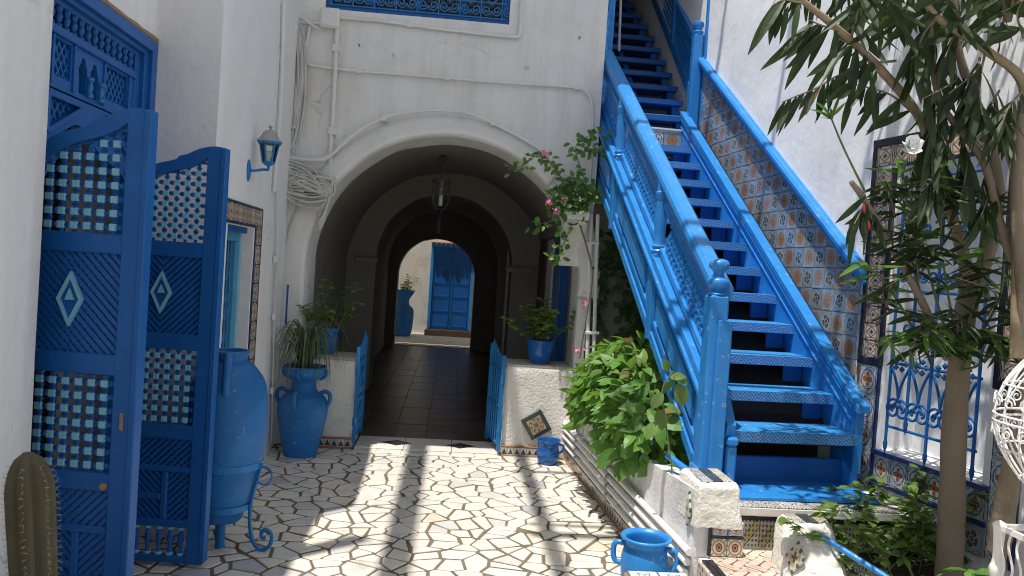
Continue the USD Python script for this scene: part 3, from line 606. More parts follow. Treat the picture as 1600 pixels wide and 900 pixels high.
# ---------------------------------------------------------------- the two open door leaves
OUT = [(0, 1.86), (.06, 1.91), (.13, 1.965), (.19, 1.995), (.285, 2.022), (.305, 2.040), (.345, 2.052), (.40, 2.08), (.47, 2.097), (.53, 2.094)]
INN = [(.055, 1.76), (.13, 1.88), (.18, 1.925), (.24, 1.955), (.34, 1.985), (.40, 2.01), (.445, 2.04)]
def door_leaf(label, hinge, du, lift, first):
    d = thing('door_leaf', label, 'door', 'blue carved door leaves'); du = unit(du); o = V(*hinge, lift); n = unit(np.cross(du, Z))      # n points towards the camera
    P = lambda name, poly, th, mat, w0=0.0, par=d, smooth=False: obj(name, prism(poly, th, o, du, Z, n, w0), mat, par)
    Bx = lambda name, u0, u1, z0, z1, w0, w1, mat='door_blue', par=d, bev=.004: obj(name, frame_box(o, du, Z, n, u0, u1, z0, z1, w0, w1, bev), mat, par)
    Bx('hinge_stile', 0, .055, .02, 1.86, -.022, .022); Bx('lock_stile', .445, .53, .02, 2.088, -.0225, .0225)
    Bx('edge_moulding', .512, .540, .03, 2.092, -.026, .028)
    op = smoothline(OUT, 4); ip = smoothline(INN, 4)
    P('curved_top_rail', Polygon([tuple(q) for q in op] + [(.53, 2.03)] + [tuple(q) for q in ip[::-1]] + [(0, 1.70)]), .043, 'door_blue', -.0215)
    for z0, z1 in ((.02, .055), (.20, .235), (.64, .71), (1.085, 1.165), (1.545, 1.62)): Bx('rail', .05, .45, z0, z1, -.020, .020)
    lat = Polygon([(.055, 1.62)] + [tuple(q) for q in ip] + [(.445, 1.62)])
    # lattice of turned bars with pale square blocks on the crossings
    pitch = .0525
    for zz0, zz1, shape in ((.71, 1.085, sbox(.055, .71, .445, 1.085)), (1.62, 2.05, lat)):
        nz = int((zz1 - zz0) / pitch) + 1; bars = []; us = [.055 + .030 + pitch * i for i in range(8)]; zs = [zz0 + .026 + pitch * j for j in range(nz)]
        for u in us:
            top = max([z for z in np.arange(zz0, zz1 + .001, .005) if shape.buffer(.004).contains(Point(u, z))] or [zz0])
            if top > zz0 + .02: bars.append(beam(o + du * u + Z * zz0, o + du * u + Z * top, .011, .011, du))
        for z in zs:
            lo = [u for u in np.arange(.055, .446, .005) if shape.buffer(.004).contains(Point(u, z))]
            if lo: bars.append(beam(o + du * lo[0] + Z * z, o + du * lo[-1] + Z * z, .011, .011))
        for u in us:
            for z in zs:
                if not shape.buffer(-.012).contains(Point(u, z)): continue
                Bx('lattice_block', u - .0138, u + .0138, z - .0138, z + .0138, 0.0, .0125, 'pale_blue', d, .002)
                for s in (-1, 1):      # turned knobs between the blocks
                    if shape.contains(Point(u + s * .0265, z)): bars.append(frame_box(o, du, Z, n, u + s * .0265 - .0065, u + s * .0265 + .0065, z - .0105, z + .0105, -.009, .009, .003))
                    if shape.contains(Point(u, z + s * .0265)): bars.append(frame_box(o, du, Z, n, u - .0105, u + .0105, z + s * .0265 - .0065, z + s * .0265 + .0065, -.009, .009, .003))
        tag(obj('lattice_bars', bars, 'door_blue', d), kind='stuff')
    def slats(u0, u1, z0, z1, sgn, pitch=.024, cross=False):
        fr = sbox(u0, z0, u1, z1); out = []
        for s2, w0 in ((sgn, -.002), (-sgn, -.013)):
            if s2 != sgn and not cross: w0 = -.013
            L = [LineString([(u0 - 1 + k, z0 - s2 * 1), (u0 + 1 + k, z0 + s2 * 1)]).buffer(.0078 if first else .0070, cap_style=2) for k in np.arange(-1.5, 1.5, pitch * 1.414)]
            q = unary_union(L).intersection(fr); out.append(prism(q, .010, o, du, Z, n, w0))
        tag(obj('slat_panel', out, 'door_blue', d), kind='stuff')
        if not first: obj('panel_board', frame_box(o, du, Z, n, u0 - .004, u1 + (-.012 if u1 > .44 else .004), z0 - .004, z1 + .004, -.0165, -.0135), 'door_blue', d)
    slats(.055, .25, 1.165, 1.545, -1); slats(.25, .445, 1.165, 1.545, -1 if first else 1)
    dm = lambda s: Polygon([(.25 - .052 * s, 1.365), (.25, 1.365 - .105 * s), (.25 + .052 * s, 1.365), (.25, 1.365 + .105 * s)])
    P('diamond_ornament', dm(1.0).difference(dm(.74)), .016, 'pale_blue', .008); P('diamond_board', dm(.76), .006, 'door_blue', .009)
    c = obj('diamond_heart', prism(Polygon([(.232, 1.362), (.268, 1.362), (.25, 1.405)]), .012, o, du, Z, n, .012), 'pale_blue', d)
    # pinwheel of five slatted panels
    for nm, u0, u1, z0, z1 in (('pinwheel_bar', .148, .178, .335, .64), ('pinwheel_bar', .178, .445, .475, .505), ('pinwheel_bar', .302, .332, .235, .475), ('pinwheel_bar', .055, .302, .335, .365)):
        Bx(nm, u0, u1, z0, z1, -.018, .017)
    for u0, u1, z0, z1, s in ((.055, .148, .365, .64, -1), (.178, .445, .505, .64, 1), (.178, .302, .365, .475, -1), (.332, .445, .235, .475, 1), (.055, .302, .235, .335, -1)): slats(u0, u1, z0, z1, s)
    pr = [(0, 0), (.015, 0), (.015, .012), (.009, .018), (.0095, .06), (.014, .075), (.014, .10), (.009, .115), (.010, .125), (.015, .13), (.015, .145), (0, .145)]
    for k in range(7):
        b = obj('baluster', lathe(pr, 10, o + du * (.075 + .056 * k) + Z * .055), 'door_blue', d, smooth=40)
        obj('baluster_ring', [lathe([(0.0, 0), (.0168, 0), (.0168, .013), (0, .013)], 10, o + du * (.075 + .056 * k) + Z * zz) for zz in (.057, .185)], 'pale_blue', b)
    if first:
        obj('worn_handle_plate', frame_box(o, du, Z, n, .478, .494, .88, .95, .02, .03, .006), 'old_wood', d); obj('worn_knot', lathe([(0, 0), (.014, 0), (.014, .012), (0, .012)], 10, (0, 0, 0)).apply_transform(trimesh.transformations.rotation_matrix(math.pi / 2, X)).apply_translation(o + du * .43 + Z * .665 + n * .022), 'old_wood', d)
    for zz in (.3, 1.0, 1.7): obj('hinge', frame_box(o, du, Z, n, -.02, .01, zz - .04, zz + .04, -.01, .01, .004), 'door_blue', d)
    return d
door_leaf('nearest blue door leaf with worn keyhole plate, standing beside the cactus', (-1.690, 3.150), (.985, -.165, 0), .01, True)
door_leaf('second blue door leaf with pale baluster row, in front of the big jar', (-1.682, 4.03), (.53, -.05, 0), .005, False)

# ---------------------------------------------------------------- cactus in its trough, at the lower left corner
tr = thing('planter_trough', 'white trough of soil and weeds under the cactus', 'planter')
obj('trough', lumpy(cut(bx(-1.48, -.88, 2.0, 2.62, -.04, .44), bx(-1.42, -.94, 2.06, 2.56, .34, .7)), .08, .006, 3, 20), 'rough_plaster', tr, smooth=40); obj('soil', lumpy(bx(-1.43, -.93, 2.05, 2.57, .2, .40), .05, .015, 8, 21), 'soil', tr)
ca = thing('cactus', 'ribbed brown green column cactus at the lower left corner', 'cactus', loc=None)
cb, ct, nr = at(52, 905, y=2.36), at(43, 707, y=2.36), 7
ax = unit(ct - cb); Lc = np.linalg.norm(ct - cb); u_, v_ = unit(np.cross(ax, Y)), None; v_ = np.cross(ax, u_); cv = []; cf = []
NT, NA = 22, nr * 6
for i in range(NT + 1):
    t = -.15 + 1.15 * i / NT; R = .066 * min(1.0, (max(0, 1 - max(0, (t - .62) / .385) ** 2.2)) ** .5 + .02) * (1.0 - .10 * max(0, .5 - t))
    for j in range(NA):
        a = 2 * math.pi * j / NA; rib = abs(math.cos(nr * a / 2)) ** .7
        cv.append(cb + ax * (t * Lc) + R * (.72 + .28 * rib) * (math.cos(a) * u_ + math.sin(a) * v_))
for i in range(NT):
    for j in range(NA):
        a, b = i * NA + j, i * NA + (j + 1) % NA; cf += [[a, b, b + NA], [a, b + NA, a + NA]]
cv = np.array(cv); ctop = len(cv); cv = np.vstack([cv, cb + ax * Lc * 1.002]); cf += [[NT * NA + j, NT * NA + (j + 1) % NA, ctop] for j in range(NA)]
obj('stem', trimesh.Trimesh(cv, np.array(cf), process=False), 'cactus_skin', ca, smooth=60)
sp = []
for i in range(1, NT - 1):
    for k in range(nr):
        q = cv[i * NA + k * 6]; dd = unit(q - (cb + ax * np.dot(q - cb, ax)))
        for _ in range(3): e = unit(dd + .7 * rand_dir()); sp.append(tube([q - e * .003, q + e * .016], [.0009, .0002], 3))
tag(obj('spines', sp, 'spine', ca), kind='stuff')
def herb(name, label, cat, spots, mat, L, W, n, rad, hgt, group=None, stem='green_stem', part_leaves=True, up=.6, maxparts=300, leafname='leaf', bend=.3):
    """a leafy plant: thin stems from each spot, blades along them"""
    t = thing(name, label, cat, group); st = []; k = 0; rest = []
    for s in spots:
        s = np.asarray(s, float); d = unit(V(rng.normal(0, 1), rng.normal(0, 1), 0) * (1 - up) + Z * (.6 + up)); top = s + d * hgt * rng.uniform(.6, 1.05); mid = (s + top) / 2 + V(*rng.normal(0, rad * .12, 2), 0)
        line = smoothline([s, mid, top], 4); st.append(tube(line, np.linspace(.004, .0015, len(line)), 4))
        for i in range(n):
            q = line[rng.integers(len(line) // 3, len(line))]; a = rng.uniform(0, 2 * math.pi)
            dd = unit(V(math.cos(a), math.sin(a), rng.uniform(-.25, .7))); l = leaf(q + dd * rad * .12 * rng.uniform(0, 1), dd, unit(Z + .5 * rand_dir()), L * rng.uniform(.6, 1.25), W * rng.uniform(.7, 1.2), bend, .2, 3)
            if part_leaves and k < maxparts: obj(leafname, l, mat, t); k += 1
            else: rest.append(l)
    obj('stems', st, stem, t)
    if rest: tag(obj('foliage', rest, mat, t), kind='stuff')
    return t
herb('weed', 'small green weeds sprouting at the foot of the cactus', 'weed', [(x, y, .39) for x, y in ((-1.25, 2.42), (-1.17, 2.5), (-1.10, 2.45), (-1.02, 2.5), (-1.3, 2.53), (-.98, 2.42))], 'herb_leaf', .035, .018, 16, .02, .17)

# ---------------------------------------------------------------- big jar in its iron stand behind the second leaf
JC = V(-1.16, 4.28, 0)
jar = thing('storage_jar', 'big dusty blue storage jar standing in an iron stand behind the doors', 'jar')
pj = [(0, .15), (.09, .15), (.115, .19), (.150, .28), (.178, .40), (.198, .48), (.208, .60), (.210, .72), (.204, .82), (.182, .91), (.13, .985), (.095, 1.01), (.088, 1.03), (.098, 1.05), (.104, 1.06), (.098, 1.068), (.085, 1.065), (.078, 1.03), (0, 1.0)]
m = lathe(smoothline(pj, 4), 44, JC); obj('body', m, 'jar_blue', jar, smooth=60)
for sg in (.20, 3.34):
    c_, s_ = math.cos(sg - math.pi / 2), math.sin(sg - math.pi / 2)
    d_ = V(c_, s_, 0); obj('handle', tube(smoothline([JC + d_ * r + Z * z for r, z in ((.092, 1.04), (.125, 1.045), (.170, 1.02), (.200, .95), (.204, .89), (.192, .86))], 5), .021, 8), 'jar_blue', jar, smooth=60)
std = thing('jar_stand', 'scrolled blue iron stand holding the big storage jar', 'stand')
ring = lambda r, z, h, w: lathe([(r, z), (r + w, z), (r + w, z + h), (r, z + h), (r, z)], 44, JC)
obj('upper_band', ring(.186, .448, .035, .016), 'iron_blue', std); obj('lower_band', ring(.128, .222, .032, .024), 'iron_blue', std)
for k, a in enumerate((-.18, -.18 + 2.094, -.18 + 4.188)):
    d_ = V(math.cos(a), math.sin(a), 0); pth = [(.206, .475), (.195, .41), (.172, .32), (.158, .22), (.166, .11), (.195, .035), (.235, .012), (.270, .03), (.288, .075), (.276, .112), (.246, .122), (.228, .100), (.235, .077), (.252, .077)]
    obj('scroll_leg', tube(smoothline([JC + d_ * r + Z * z for r, z in pth], 5), .0105, 7), 'iron_blue', std, smooth=60)
    q = JC + d_ * .225 + Z * .41; tt = np.linspace(0, 2 * math.pi, 20, endpoint=False); obj('ring', tube(np.array([q + V(0, 0, .048 * math.sin(t)) + .042 * math.cos(t) * unit(d_ + .8 * X) for t in tt]), .0055, 6, True), 'iron_blue', std, smooth=60)
obj('centre_foot', lathe([(0, 0), (.025, 0), (.025, .16), (0, .16)], 12, JC), 'iron_blue', std)

# ---------------------------------------------------------------- window with tile border in the left wall
wnd = thing('tiled_window', 'narrow teal framed window with ochre tile border on the left wall', 'window')
wq = lambda s, z, w=0: WO + WD * s + Z * z + WN * w
Bw = lambda name, s0, s1, z0, z1, w0, w1, mat='teal_paint', bev=.004: obj(name, frame_box(WO, WD, Z, WN, s0, s1, z0, z1, w0, w1, bev), mat, wnd)
for a, b, c, d_ in ((.12, .60, 1.66, 1.72), (.12, .60, .72, .78), (.54, .60, .78, 1.66), (.12, .18, .78, 1.66)): Bw('frame', a, b, c, d_, -.12, -.05)
Bw('glass', .18, .54, .78, 1.66, -.11, -.10, 'window_glass', 0); Bw('header', .10, .70, 1.715, 1.752, -.10, -.02, 'door_blue'); Bw('side_panel', .60, .64, .72, 1.72, -.12, -.035, 'pale_blue')
gr = []
for s in np.linspace(.22, .50, 5): gr.append(tube([wq(s, .78, -.07), wq(s, 1.66, -.07)], .006, 6))
for z in (1.0, 1.25, 1.5):
    for s in (.29, .43):
        for sg in (1, -1): gr.append(tube(np.array([wq(s + q[0], z + q[1] * sg, -.07) for q in spiral((0, .05), .05, .012, -1.57, 1.4, 18)]), .004, 5))
obj('window_grille', gr, 'iron_blue', wnd)
def border_tiles(s0, s1, z0, z1, size, mat, vert):
    n = max(1, round(((z1 - z0) if vert else (s1 - s0)) / size))
    for k in range(n):
        if vert: a, b, c, e = s0, s1, z0 + (z1 - z0) * k / n, z0 + (z1 - z0) * (k + 1) / n
        else: a, b, c, e = s0 + (s1 - s0) * k / n, s0 + (s1 - s0) * (k + 1) / n, z0, z1
        put_tile('border_tile', sbox(a + .001, c + .001, b - .001, e - .001), .010, WO, WD, Z, WN, (b - a, e - c), mat, wnd, (a, c))
border_tiles(-.03, .99, 1.775, 1.885, .11, 'tile_band', False); border_tiles(.82, .99, .60, 1.774, .13, 'tile_band', True)
for a, b, c, e in ((-.03, 1.0, 1.885, 1.90), (-.03, .82, 1.760, 1.775), (.99, 1.003, .6, 1.885), (.807, .82, .6, 1.76)): Bw('border_edge', a, b, c, e, 0, .012, 'navy_trim', .002)

# wall lantern
lan = thing('wall_lantern', 'blue six sided lantern on a bracket beside the cable bundle', 'lantern')
lb = at(386, 266, n=WN, o=WO); lc = at(421, 228, y=lb[1] + .12)
zt = lambda py: at(421, py, y=lc[1])[2]
obj('backplate', lathe(smoothline([(0, 0), (.022, .002), (.03, .012), (.018, .02), (0, .022)], 3), 14).apply_transform(trimesh.transformations.scale_matrix(1)).apply_transform(np.array([[0, 0, 1, 0], [1, 0, 0, 0], [0, 2.4, 0, 0], [0, 0, 0, 1.0]])).apply_translation(lb), 'iron_blue', lan, smooth=50)
obj('arm', tube(smoothline([lb + WN * .01, lb + WN * .05 + Z * .002, V(lc[0], lc[1], zt(262) - .015) - X * .03, V(lc[0], lc[1], zt(262) - .012), V(lc[0], lc[1], zt(256))], 5), .009, 8), 'iron_blue', lan, smooth=60)
zb, ztp = zt(255), zt(222); hexr = lambda r, z: [lc * V(1, 1, 0) + V(r * math.cos(k * math.pi / 3 + .3), r * math.sin(k * math.pi / 3 + .3), z) for k in range(6)]
lo, hi = hexr(.036, zb), hexr(.062, ztp)
for k in range(6): obj('bar', tube([lo[k], hi[k]], .0055, 6), 'iron_blue', lan); obj('pane', trimesh.Trimesh(np.array([lo[k], lo[(k + 1) % 6], hi[(k + 1) % 6], hi[k]]), np.array([[0, 1, 2], [0, 2, 3]]), process=False), 'lamp_glass', lan)
obj('base', lathe([(0, zb - .016), (.02, zb - .016), (.042, zb), (.042, zb + .008), (0, zb + .008)], 6, (lc[0], lc[1], 0)), 'iron_blue', lan)
obj('roof', lathe([(0.078, ztp - .002), (.082, ztp + .006), (.058, ztp + .03), (.045, ztp + .062), (.02, ztp + .078), (.006, ztp + .08), (.006, ztp + .088), (.014, ztp + .096), (.005, ztp + .106), (0, ztp + .115)], 18, (lc[0], lc[1], 0)), 'pewter', lan, smooth=30)
obj('collar', lathe([(.068, ztp - .014), (.072, ztp - .014), (.079, ztp + .0), (.066, ztp + .0)], 18, (lc[0], lc[1], 0)), 'iron_blue', lan)
obj('bulb', lathe(smoothline([(.0, zb + .008), (.013, zb + .01), (.013, zb + .03), (.024, zb + .055), (.018, zb + .075), (0, zb + .082)], 3), 12, (lc[0], lc[1], 0)), 'white_paint', lan, smooth=60)

# ================================================================ far wall: window, pipes, cables
uwn = thing('upper_window', 'wide upper window behind a blue scrolled iron grille above the arch', 'window')
fx = lambda x0, x1, z0, z1, y0, y1, mat='door_blue', bev=.004, name='frame': obj(name, bx(x0, x1, y0, y1, z0, z1, bev), mat, uwn)
fx(-1.20, .325, 3.66, 3.71, 6.70, 6.76); fx(-1.20, -1.15, 3.71, 4.84, 6.70, 6.76); fx(.275, .325, 3.71, 4.84, 6.70, 6.76)
for x in (-.82, -.44, -.06): fx(x - .022, x + .022, 3.71, 4.84, 6.715, 6.755, name='mullion')
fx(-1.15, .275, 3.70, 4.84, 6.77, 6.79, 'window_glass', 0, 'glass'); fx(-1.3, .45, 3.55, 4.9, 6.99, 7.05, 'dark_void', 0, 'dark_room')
g_ = []
for k in range(9):
    x = -1.16 + k * .178
    g_.append(tube([(x, 6.69, 3.69), (x, 6.69, 4.84)], .006, 6))
for k in range(9):
    x = -1.07 + k * .178
    for sg in (1, -1): g_.append(tube(np.array([(x + sg * .0 + sg * q[0], 6.688, 3.765 + q[1]) for q in spiral((.044, 0), .044, .008, math.pi, 1.6, 24)]), .0055, 5))
    for sg in (-1, 1): g_.append(tube(smoothline([(x, 6.688, 3.81), (x + sg * .06, 6.688, 3.90), (x + sg * .085, 6.688, 4.02)], 5), .005, 5))
    for zz in (3.93, 4.12): g_.append(tube(np.array([(x + q[0], 6.688, zz + q[1]) for q in spiral((0, 0), .045, .01, 0, 1.5, 20)]), .005, 5))
g_ += [tube([(-1.18, 6.69, z), (.30, 6.69, z)], .006, 6) for z in (3.70, 3.83, 4.3)]
obj('iron_grille', g_, 'iron_blue', uwn)
PYY = FY - .022
fp = lambda pts, dy=0.0: [at(px, py, y=PYY - dy) for px, py in pts]
def conduit(label, pts, r, dy=0.0, n=5, sm=True, clips=(), mat='arch_plaster'):
    t = thing('conduit', label, 'pipe', 'white pipes on the archway wall'); P = fp(pts, dy)
    obj('pipe', tube(smoothline(P, n) if sm else P, r, 8), mat, t, smooth=60)
    for px, py in clips:
        c = at(px, py, y=PYY - dy); obj('clip', bx(c[0] - r * 1.6, c[0] + r * 1.6, c[1] - r * 1.25, FY + .01, c[2] - r * 1.6, c[2] + r * 1.6, .004), mat, t)
conduit('straight white pipe dropping from the junction box to the arch', [(527, 40), (524, 100), (520, 175), (516, 250), (524, 268)], .019, .012, clips=((525, 75), (519, 205)))
conduit('thin white pipe running across the wall above the arch and down by the stairs', [(484, 40), (477, 80), (480, 98), (500, 104), (560, 111), (640, 117), (760, 127), (860, 134), (905, 138), (921, 150), (926, 175), (925, 230), (922, 290), (921, 340)], .012, 0, clips=((560, 111), (700, 122), (900, 137)))
conduit('white pipe hugging the top of the arch moulding', [(450, 246), (490, 250), (515, 244), (545, 216), (580, 193), (620, 178), (680, 172), (735, 178), (790, 202), (840, 230), (862, 250), (866, 270), (856, 288)], .016, .045, clips=((600, 184), (770, 192)))
conduit('white pipe running under the upper window and up its side', [(532, 27), (600, 33), (680, 44), (760, 53), (800, 57), (812, 52), (814, 0)], .017, 0, n=3, clips=((640, 38),))
conduit('short white pipe entering the junction box from the corner', [(450, 33), (480, 35), (502, 36)], .013, 0); conduit('second short white pipe under the first at the junction box', [(452, 22), (470, 26), (486, 38), (500, 46)], .010, .02)
jb = thing('junction_box', 'square white junction box beside the upper window', 'box')
c0, c1 = at(499, 41, y=6.60), at(531, 13, y=6.60); obj('case', bx(c0[0], c1[0], 6.60, 6.69, c0[2], c1[2], .008), 'arch_plaster', jb); obj('lid', bx(c0[0] + .012, c1[0] - .012, 6.592, 6.61, c0[2] + .012, c1[2] - .012, .005), 'arch_plaster', jb)
cbn = thing('cable_bundle', 'tangle of white cables down the corner and coiled beside the arch', 'cable')
r2 = np.random.default_rng(21)
for k in range(24):
    j = lambda s: r2.normal(0, s)
    off = j(8); P = [(443 + off * .4 + k * .4, -20), (452 + off * .6, 25 + j(6)), (463 + off, 60 + j(5)), (466 + off, 110), (463 + off, 165), (456 + off * .8, 215), (446 + off * .5, 250 + j(4)), (446 + j(3), 278 + k * 1.0), (470 + j(3), 268 + k * 2.4), (496 + j(3), 270 + k * 2.4 + j(2)), (515 + j(3), 276 + k * 1.6), (521 + j(2), 288 + j(4)), (512 + j(3), 302 + j(3)), (490 + j(3), 300 - k * 1.5), (462 + j(3), 288 - k * 1.6), (445 + j(2), 272 - k)]
    if k % 4 == 0: P = P[:12] + [(514, 312), (505, 328 + k), (498, 338 + k)]
    if k % 4 == 1: P = P[:9]
    pts = [at(px, py, y=FY - .03 - .045 * r2.random() - (.05 if 6 < i < 16 else 0)) for i, (px, py) in enumerate(P)]
    obj('cable', tube(smoothline(pts, 5), r2.uniform(.007, .012), 6), 'cable', cbn, smooth=60)
for px, py in ((458, 200), (505, 282), (452, 262)): c = at(px, py, y=FY - .06); obj('cable_tie', frame_box(c, X, Y, Z, -.03, .03, -.05, .05, -.012, .012, .005), 'cable', cbn)
lp = thing('corner_pipe', 'vertical white pipe and cable at the corner of the left wall', 'pipe')
obj('pipe', tube(smoothline([at(px, py, n=WN, o=WO + WN * .02) for px, py in ((443, 5), (441, 90), (437, 180), (432, 250), (428, 300))], 4), .014, 7), 'arch_plaster', lp, smooth=60)
obj('cable', tube(smoothline([at(px, py, n=WN, o=WO + WN * .015) for px, py in ((428, 292), (432, 310), (431, 400), (428, 500), (426, 600), (424, 690))], 4), .007, 6), 'cable', lp, smooth=60)
for px, py in ((430, 405), (428, 495), (425, 610)): c = at(px, py, n=WN, o=WO + WN * .015); obj('pipe_clip', frame_box(c, WD, Z, WN, -.03, .03, -.025, .025, -.012, .014, .005), 'arch_plaster', lp)
bb = thing('blue_shutter_edge', 'narrow upright blue board on the left pier above the tall vase', 'board')
a_, b_ = at(447, 505, y=6.63), at(459, 446, y=6.63); obj('board', bx(a_[0], b_[0], 6.62, 6.69, a_[2], b_[2], .006), 'door_blue', bb); obj('board_lip', bx(a_[0] - .008, a_[0] + .012, 6.612, 6.64, a_[2] - .005, b_[2] + .005, .004), 'door_blue', bb)

# ---------------------------------------------------------------- half walls, gates and the things on them
for px, py in ((617, 86), (823, 105), (562, 72), (905, 60)):
    t = thing('wall_hook', {617: 'plastered stub of a bracket high above the arch, left of its middle', 823: 'plastered stub of a bracket high above the arch, toward the stairs', 562: 'small bent nail near the junction box', 905: 'small bent nail near the top of the stairs'}[px], 'hook'); c = at(px, py, y=FY)
    obj('stub', lumpy(lathe([(0, 0), (.032, 0), (.02, .02), (.011, .03), (.008, .06), (0, .062)] if px in (617, 823) else [(0, 0), (.006, 0), (.005, .06), (0, .062)], 10).apply_transform(np.array([[1, 0, 0, c[0]], [0, 0, -1, FY + .008], [0, 1, 0, c[2]], [0, 0, 0, 1.0]])), .02, .003, 20, 2), 'arch_plaster' if px in (617, 823) else 'dark_trim', t, smooth=50)
def half_wall(name, label, x0, x1, zt, bx0, bx1):
    t = thing(name, label, 'wall', None)
    obj('wall', lumpy(bx(x0, x1, 6.652, 7.08, -.02, zt, .025), .05, .012, 3.5, int(abs(x0) * 10), fine=.003), 'rough_plaster', t, smooth=45)
    obj('cap', lumpy(bx(x0 + .01, x1 - .0, 6.665, 7.10, zt - .012, zt + .014, .006), .06, .004, 6, 3), 'ground_stone', t, smooth=45)
    n = max(1, round((bx1 - bx0) / .055))
    for k in range(n): put_tile('base_tile', sbox(bx0 + (bx1 - bx0) * k / n, .012, bx0 + (bx1 - bx0) * (k + 1) / n - .001, .082), .012, (0, 6.636, 0), X, Z, -Y, ((bx1 - bx0) / n, .07), 'tile_zelij', t, (bx0 + (bx1 - bx0) * k / n, .012))
    obj('base_ledge', bx(bx0, bx1, 6.615, 6.65, -.004, .012, .003), 'terracotta', t); obj('top_ledge', bx(bx0, bx1, 6.622, 6.65, .083, .093, .003), 'terracotta', t)
    return t
half_wall('half_wall', 'sunlit white half wall left of the passage, behind the tall vase', -1.30, -.765, .745, -1.27, -.770)
half_wall('half_wall', 'sunlit white half wall right of the passage with a tile set diagonally', .490, 1.12, .770, .495, .99)
dt = thing('diamond_tile', 'yellow flower tile set diagonally into the right half wall', 'tile')
tc = at(838, 664, y=6.63); e = .098; th_ = math.radians(32); ta, tb = V(math.cos(th_), 0, math.sin(th_)), V(-math.sin(th_), 0, math.cos(th_))
put_tile('tile_face', sbox(-e, -e, e, e), .03, tc + Y * .022, ta, tb, -Y, (2 * e, 2 * e), 'tile_yellow', dt, (-e, -e))
def gate(label, hinge, du, w):
    t = thing('iron_gate', label, 'gate', 'blue scrolled gate leaves of the passage'); o, d = V(*hinge), unit(du); n = np.cross(d, Z); L = lambda u, z: o + d * u + Z * z
    obj('frame', [beam(L(0, .05), L(0, .86), .028, .028, d), beam(L(w, .05), L(w, .92), .028, .028, d), beam(L(0, .10), L(w, .10), .024, .016), beam(L(0, .74), L(w, .74), .024, .016), beam(L(0, .42), L(w, .42), .024, .012)], 'iron_blue', t)
    for k in range(5): obj('gate_bar', [tube([L(w * (k + 1) / 6, .10), L(w * (k + 1) / 6, .80 + .03 * k)], .008, 6), lathe([(0, 0), (.014, .01), (.010, .03), (0, .06)], 8, L(w * (k + 1) / 6, .79 + .03 * k))], 'iron_blue', t)
    for zz in (.26, .58):
        for sg in (1, -1): obj('scroll', tube(np.array([L(w / 2 + sg * (q[0]), zz + q[1]) + n * .012 for q in spiral((.055, 0), .10, .02, math.pi / 2, 1.6, 26)]), .007, 6), 'iron_blue', t)
    for zz in (.2, .62): obj('gate_hinge', lathe([(0, 0), (.02, 0), (.02, .07), (0, .07)], 8, L(0, zz)), 'iron_blue', t)
gate('left blue scrolled iron gate leaf folded open beside the passage', (-.750, 6.63, 0), (.01, .46, 0), .44)
gate('right blue scrolled iron gate leaf folded open beside the passage', (.472, 6.63, 0), (-.09, .46, 0), .44)

VA = V(-1.132, 6.34, 0)
am = thing('tall_vase', 'tall blue four handled vase standing before the left half wall', 'vase')
pa = [(0, 0), (.118, 0), (.130, .012), (.135, .05), (.165, .17), (.192, .32), (.196, .41), (.170, .47), (.118, .510), (.098, .54), (.094, .585), (.100, .60), (.150, .645), (.168, .69), (.172, .715), (.160, .720), (.145, .70), (.085, .62), (0, .61)]
obj('body', lathe(smoothline(pa, 4), 44, VA), 'jar_blue', am, smooth=60)
for k in range(4):
    a = -.05 + k * math.pi / 2 - .1; d_ = V(math.cos(a), math.sin(a), 0)
    obj('handle', tube(smoothline([VA + d_ * r + Z * z for r, z in ((.125, .50), (.175, .525), (.212, .505), (.215, .45), (.188, .40))], 5), .017, 8), 'jar_blue', am, smooth=60)
    obj('rim_loop', tube(smoothline([VA + d_ * r + Z * z for r, z in ((.15, .70), (.178, .69), (.170, .645), (.125, .62))], 4), .013, 7), 'jar_blue', am, smooth=60)
sk = thing('spider_plant', 'arching strap leaved plant spilling from the tall vase', 'plant'); k = 0
obj('soil', lathe([(0, .0), (.14, 0), (.14, .012), (0, .02)], 20, VA + Z * .685), 'soil', sk)
for i in range(120):
    a = rng.uniform(0, 2 * math.pi); d_ = V(math.cos(a), math.sin(a), 0); Lh = rng.uniform(.16, .40); rr = rng.uniform(.08, .32); s = VA + Z * .70 + d_ * rng.uniform(0, .05)
    dr = rng.uniform(.0, 1.0); line = smoothline([s, s + d_ * rr * .28 + Z * Lh * .75, s + d_ * rr * .66 + Z * Lh * (1.0 - dr * .15), s + d_ * rr * .98 + Z * Lh * (.85 - dr * .5), s + d_ * rr * 1.15 + Z * Lh * (.6 - dr)], 3); sd = np.cross(d_, Z); w = np.linspace(.013, .001, len(line)) * rng.uniform(.6, 1.2)
    v = np.vstack([line - sd * w[:, None], line + sd * w[:, None]]); q = len(line); f = [[i_, i_ + 1, q + i_ + 1] for i_ in range(q - 1)] + [[i_, q + i_ + 1, q + i_] for i_ in range(q - 1)]
    obj('leaf', trimesh.Trimesh(v, np.array(f), process=False), 'spike_leaf', sk)
def pot(name, label, c, prof, mat, group=None, soil=None):
    t = thing(name, label, 'pot', group); obj('body', lathe(smoothline(prof, 4), 36, c), mat, t, smooth=60)
    if soil: obj('soil', lathe([(0, soil[1] - .01), (soil[0], soil[1] - .01), (soil[0], soil[1]), (0, soil[1] + .008)], 18, c), 'soil', t)
    return t
P1 = V(1.0 * at(842, 572, y=6.85)[0], 6.85, .785)
pot('flower_pot', 'glossy blue pot on top of the right half wall', P1, [(0, 0), (.068, 0), (.082, .02), (.108, .10), (.118, .165), (.117, .195), (.122, .203), (.114, .208), (.106, .195), (.10, .16), (0, .15)], 'pot_blue', soil=(.10, .185))
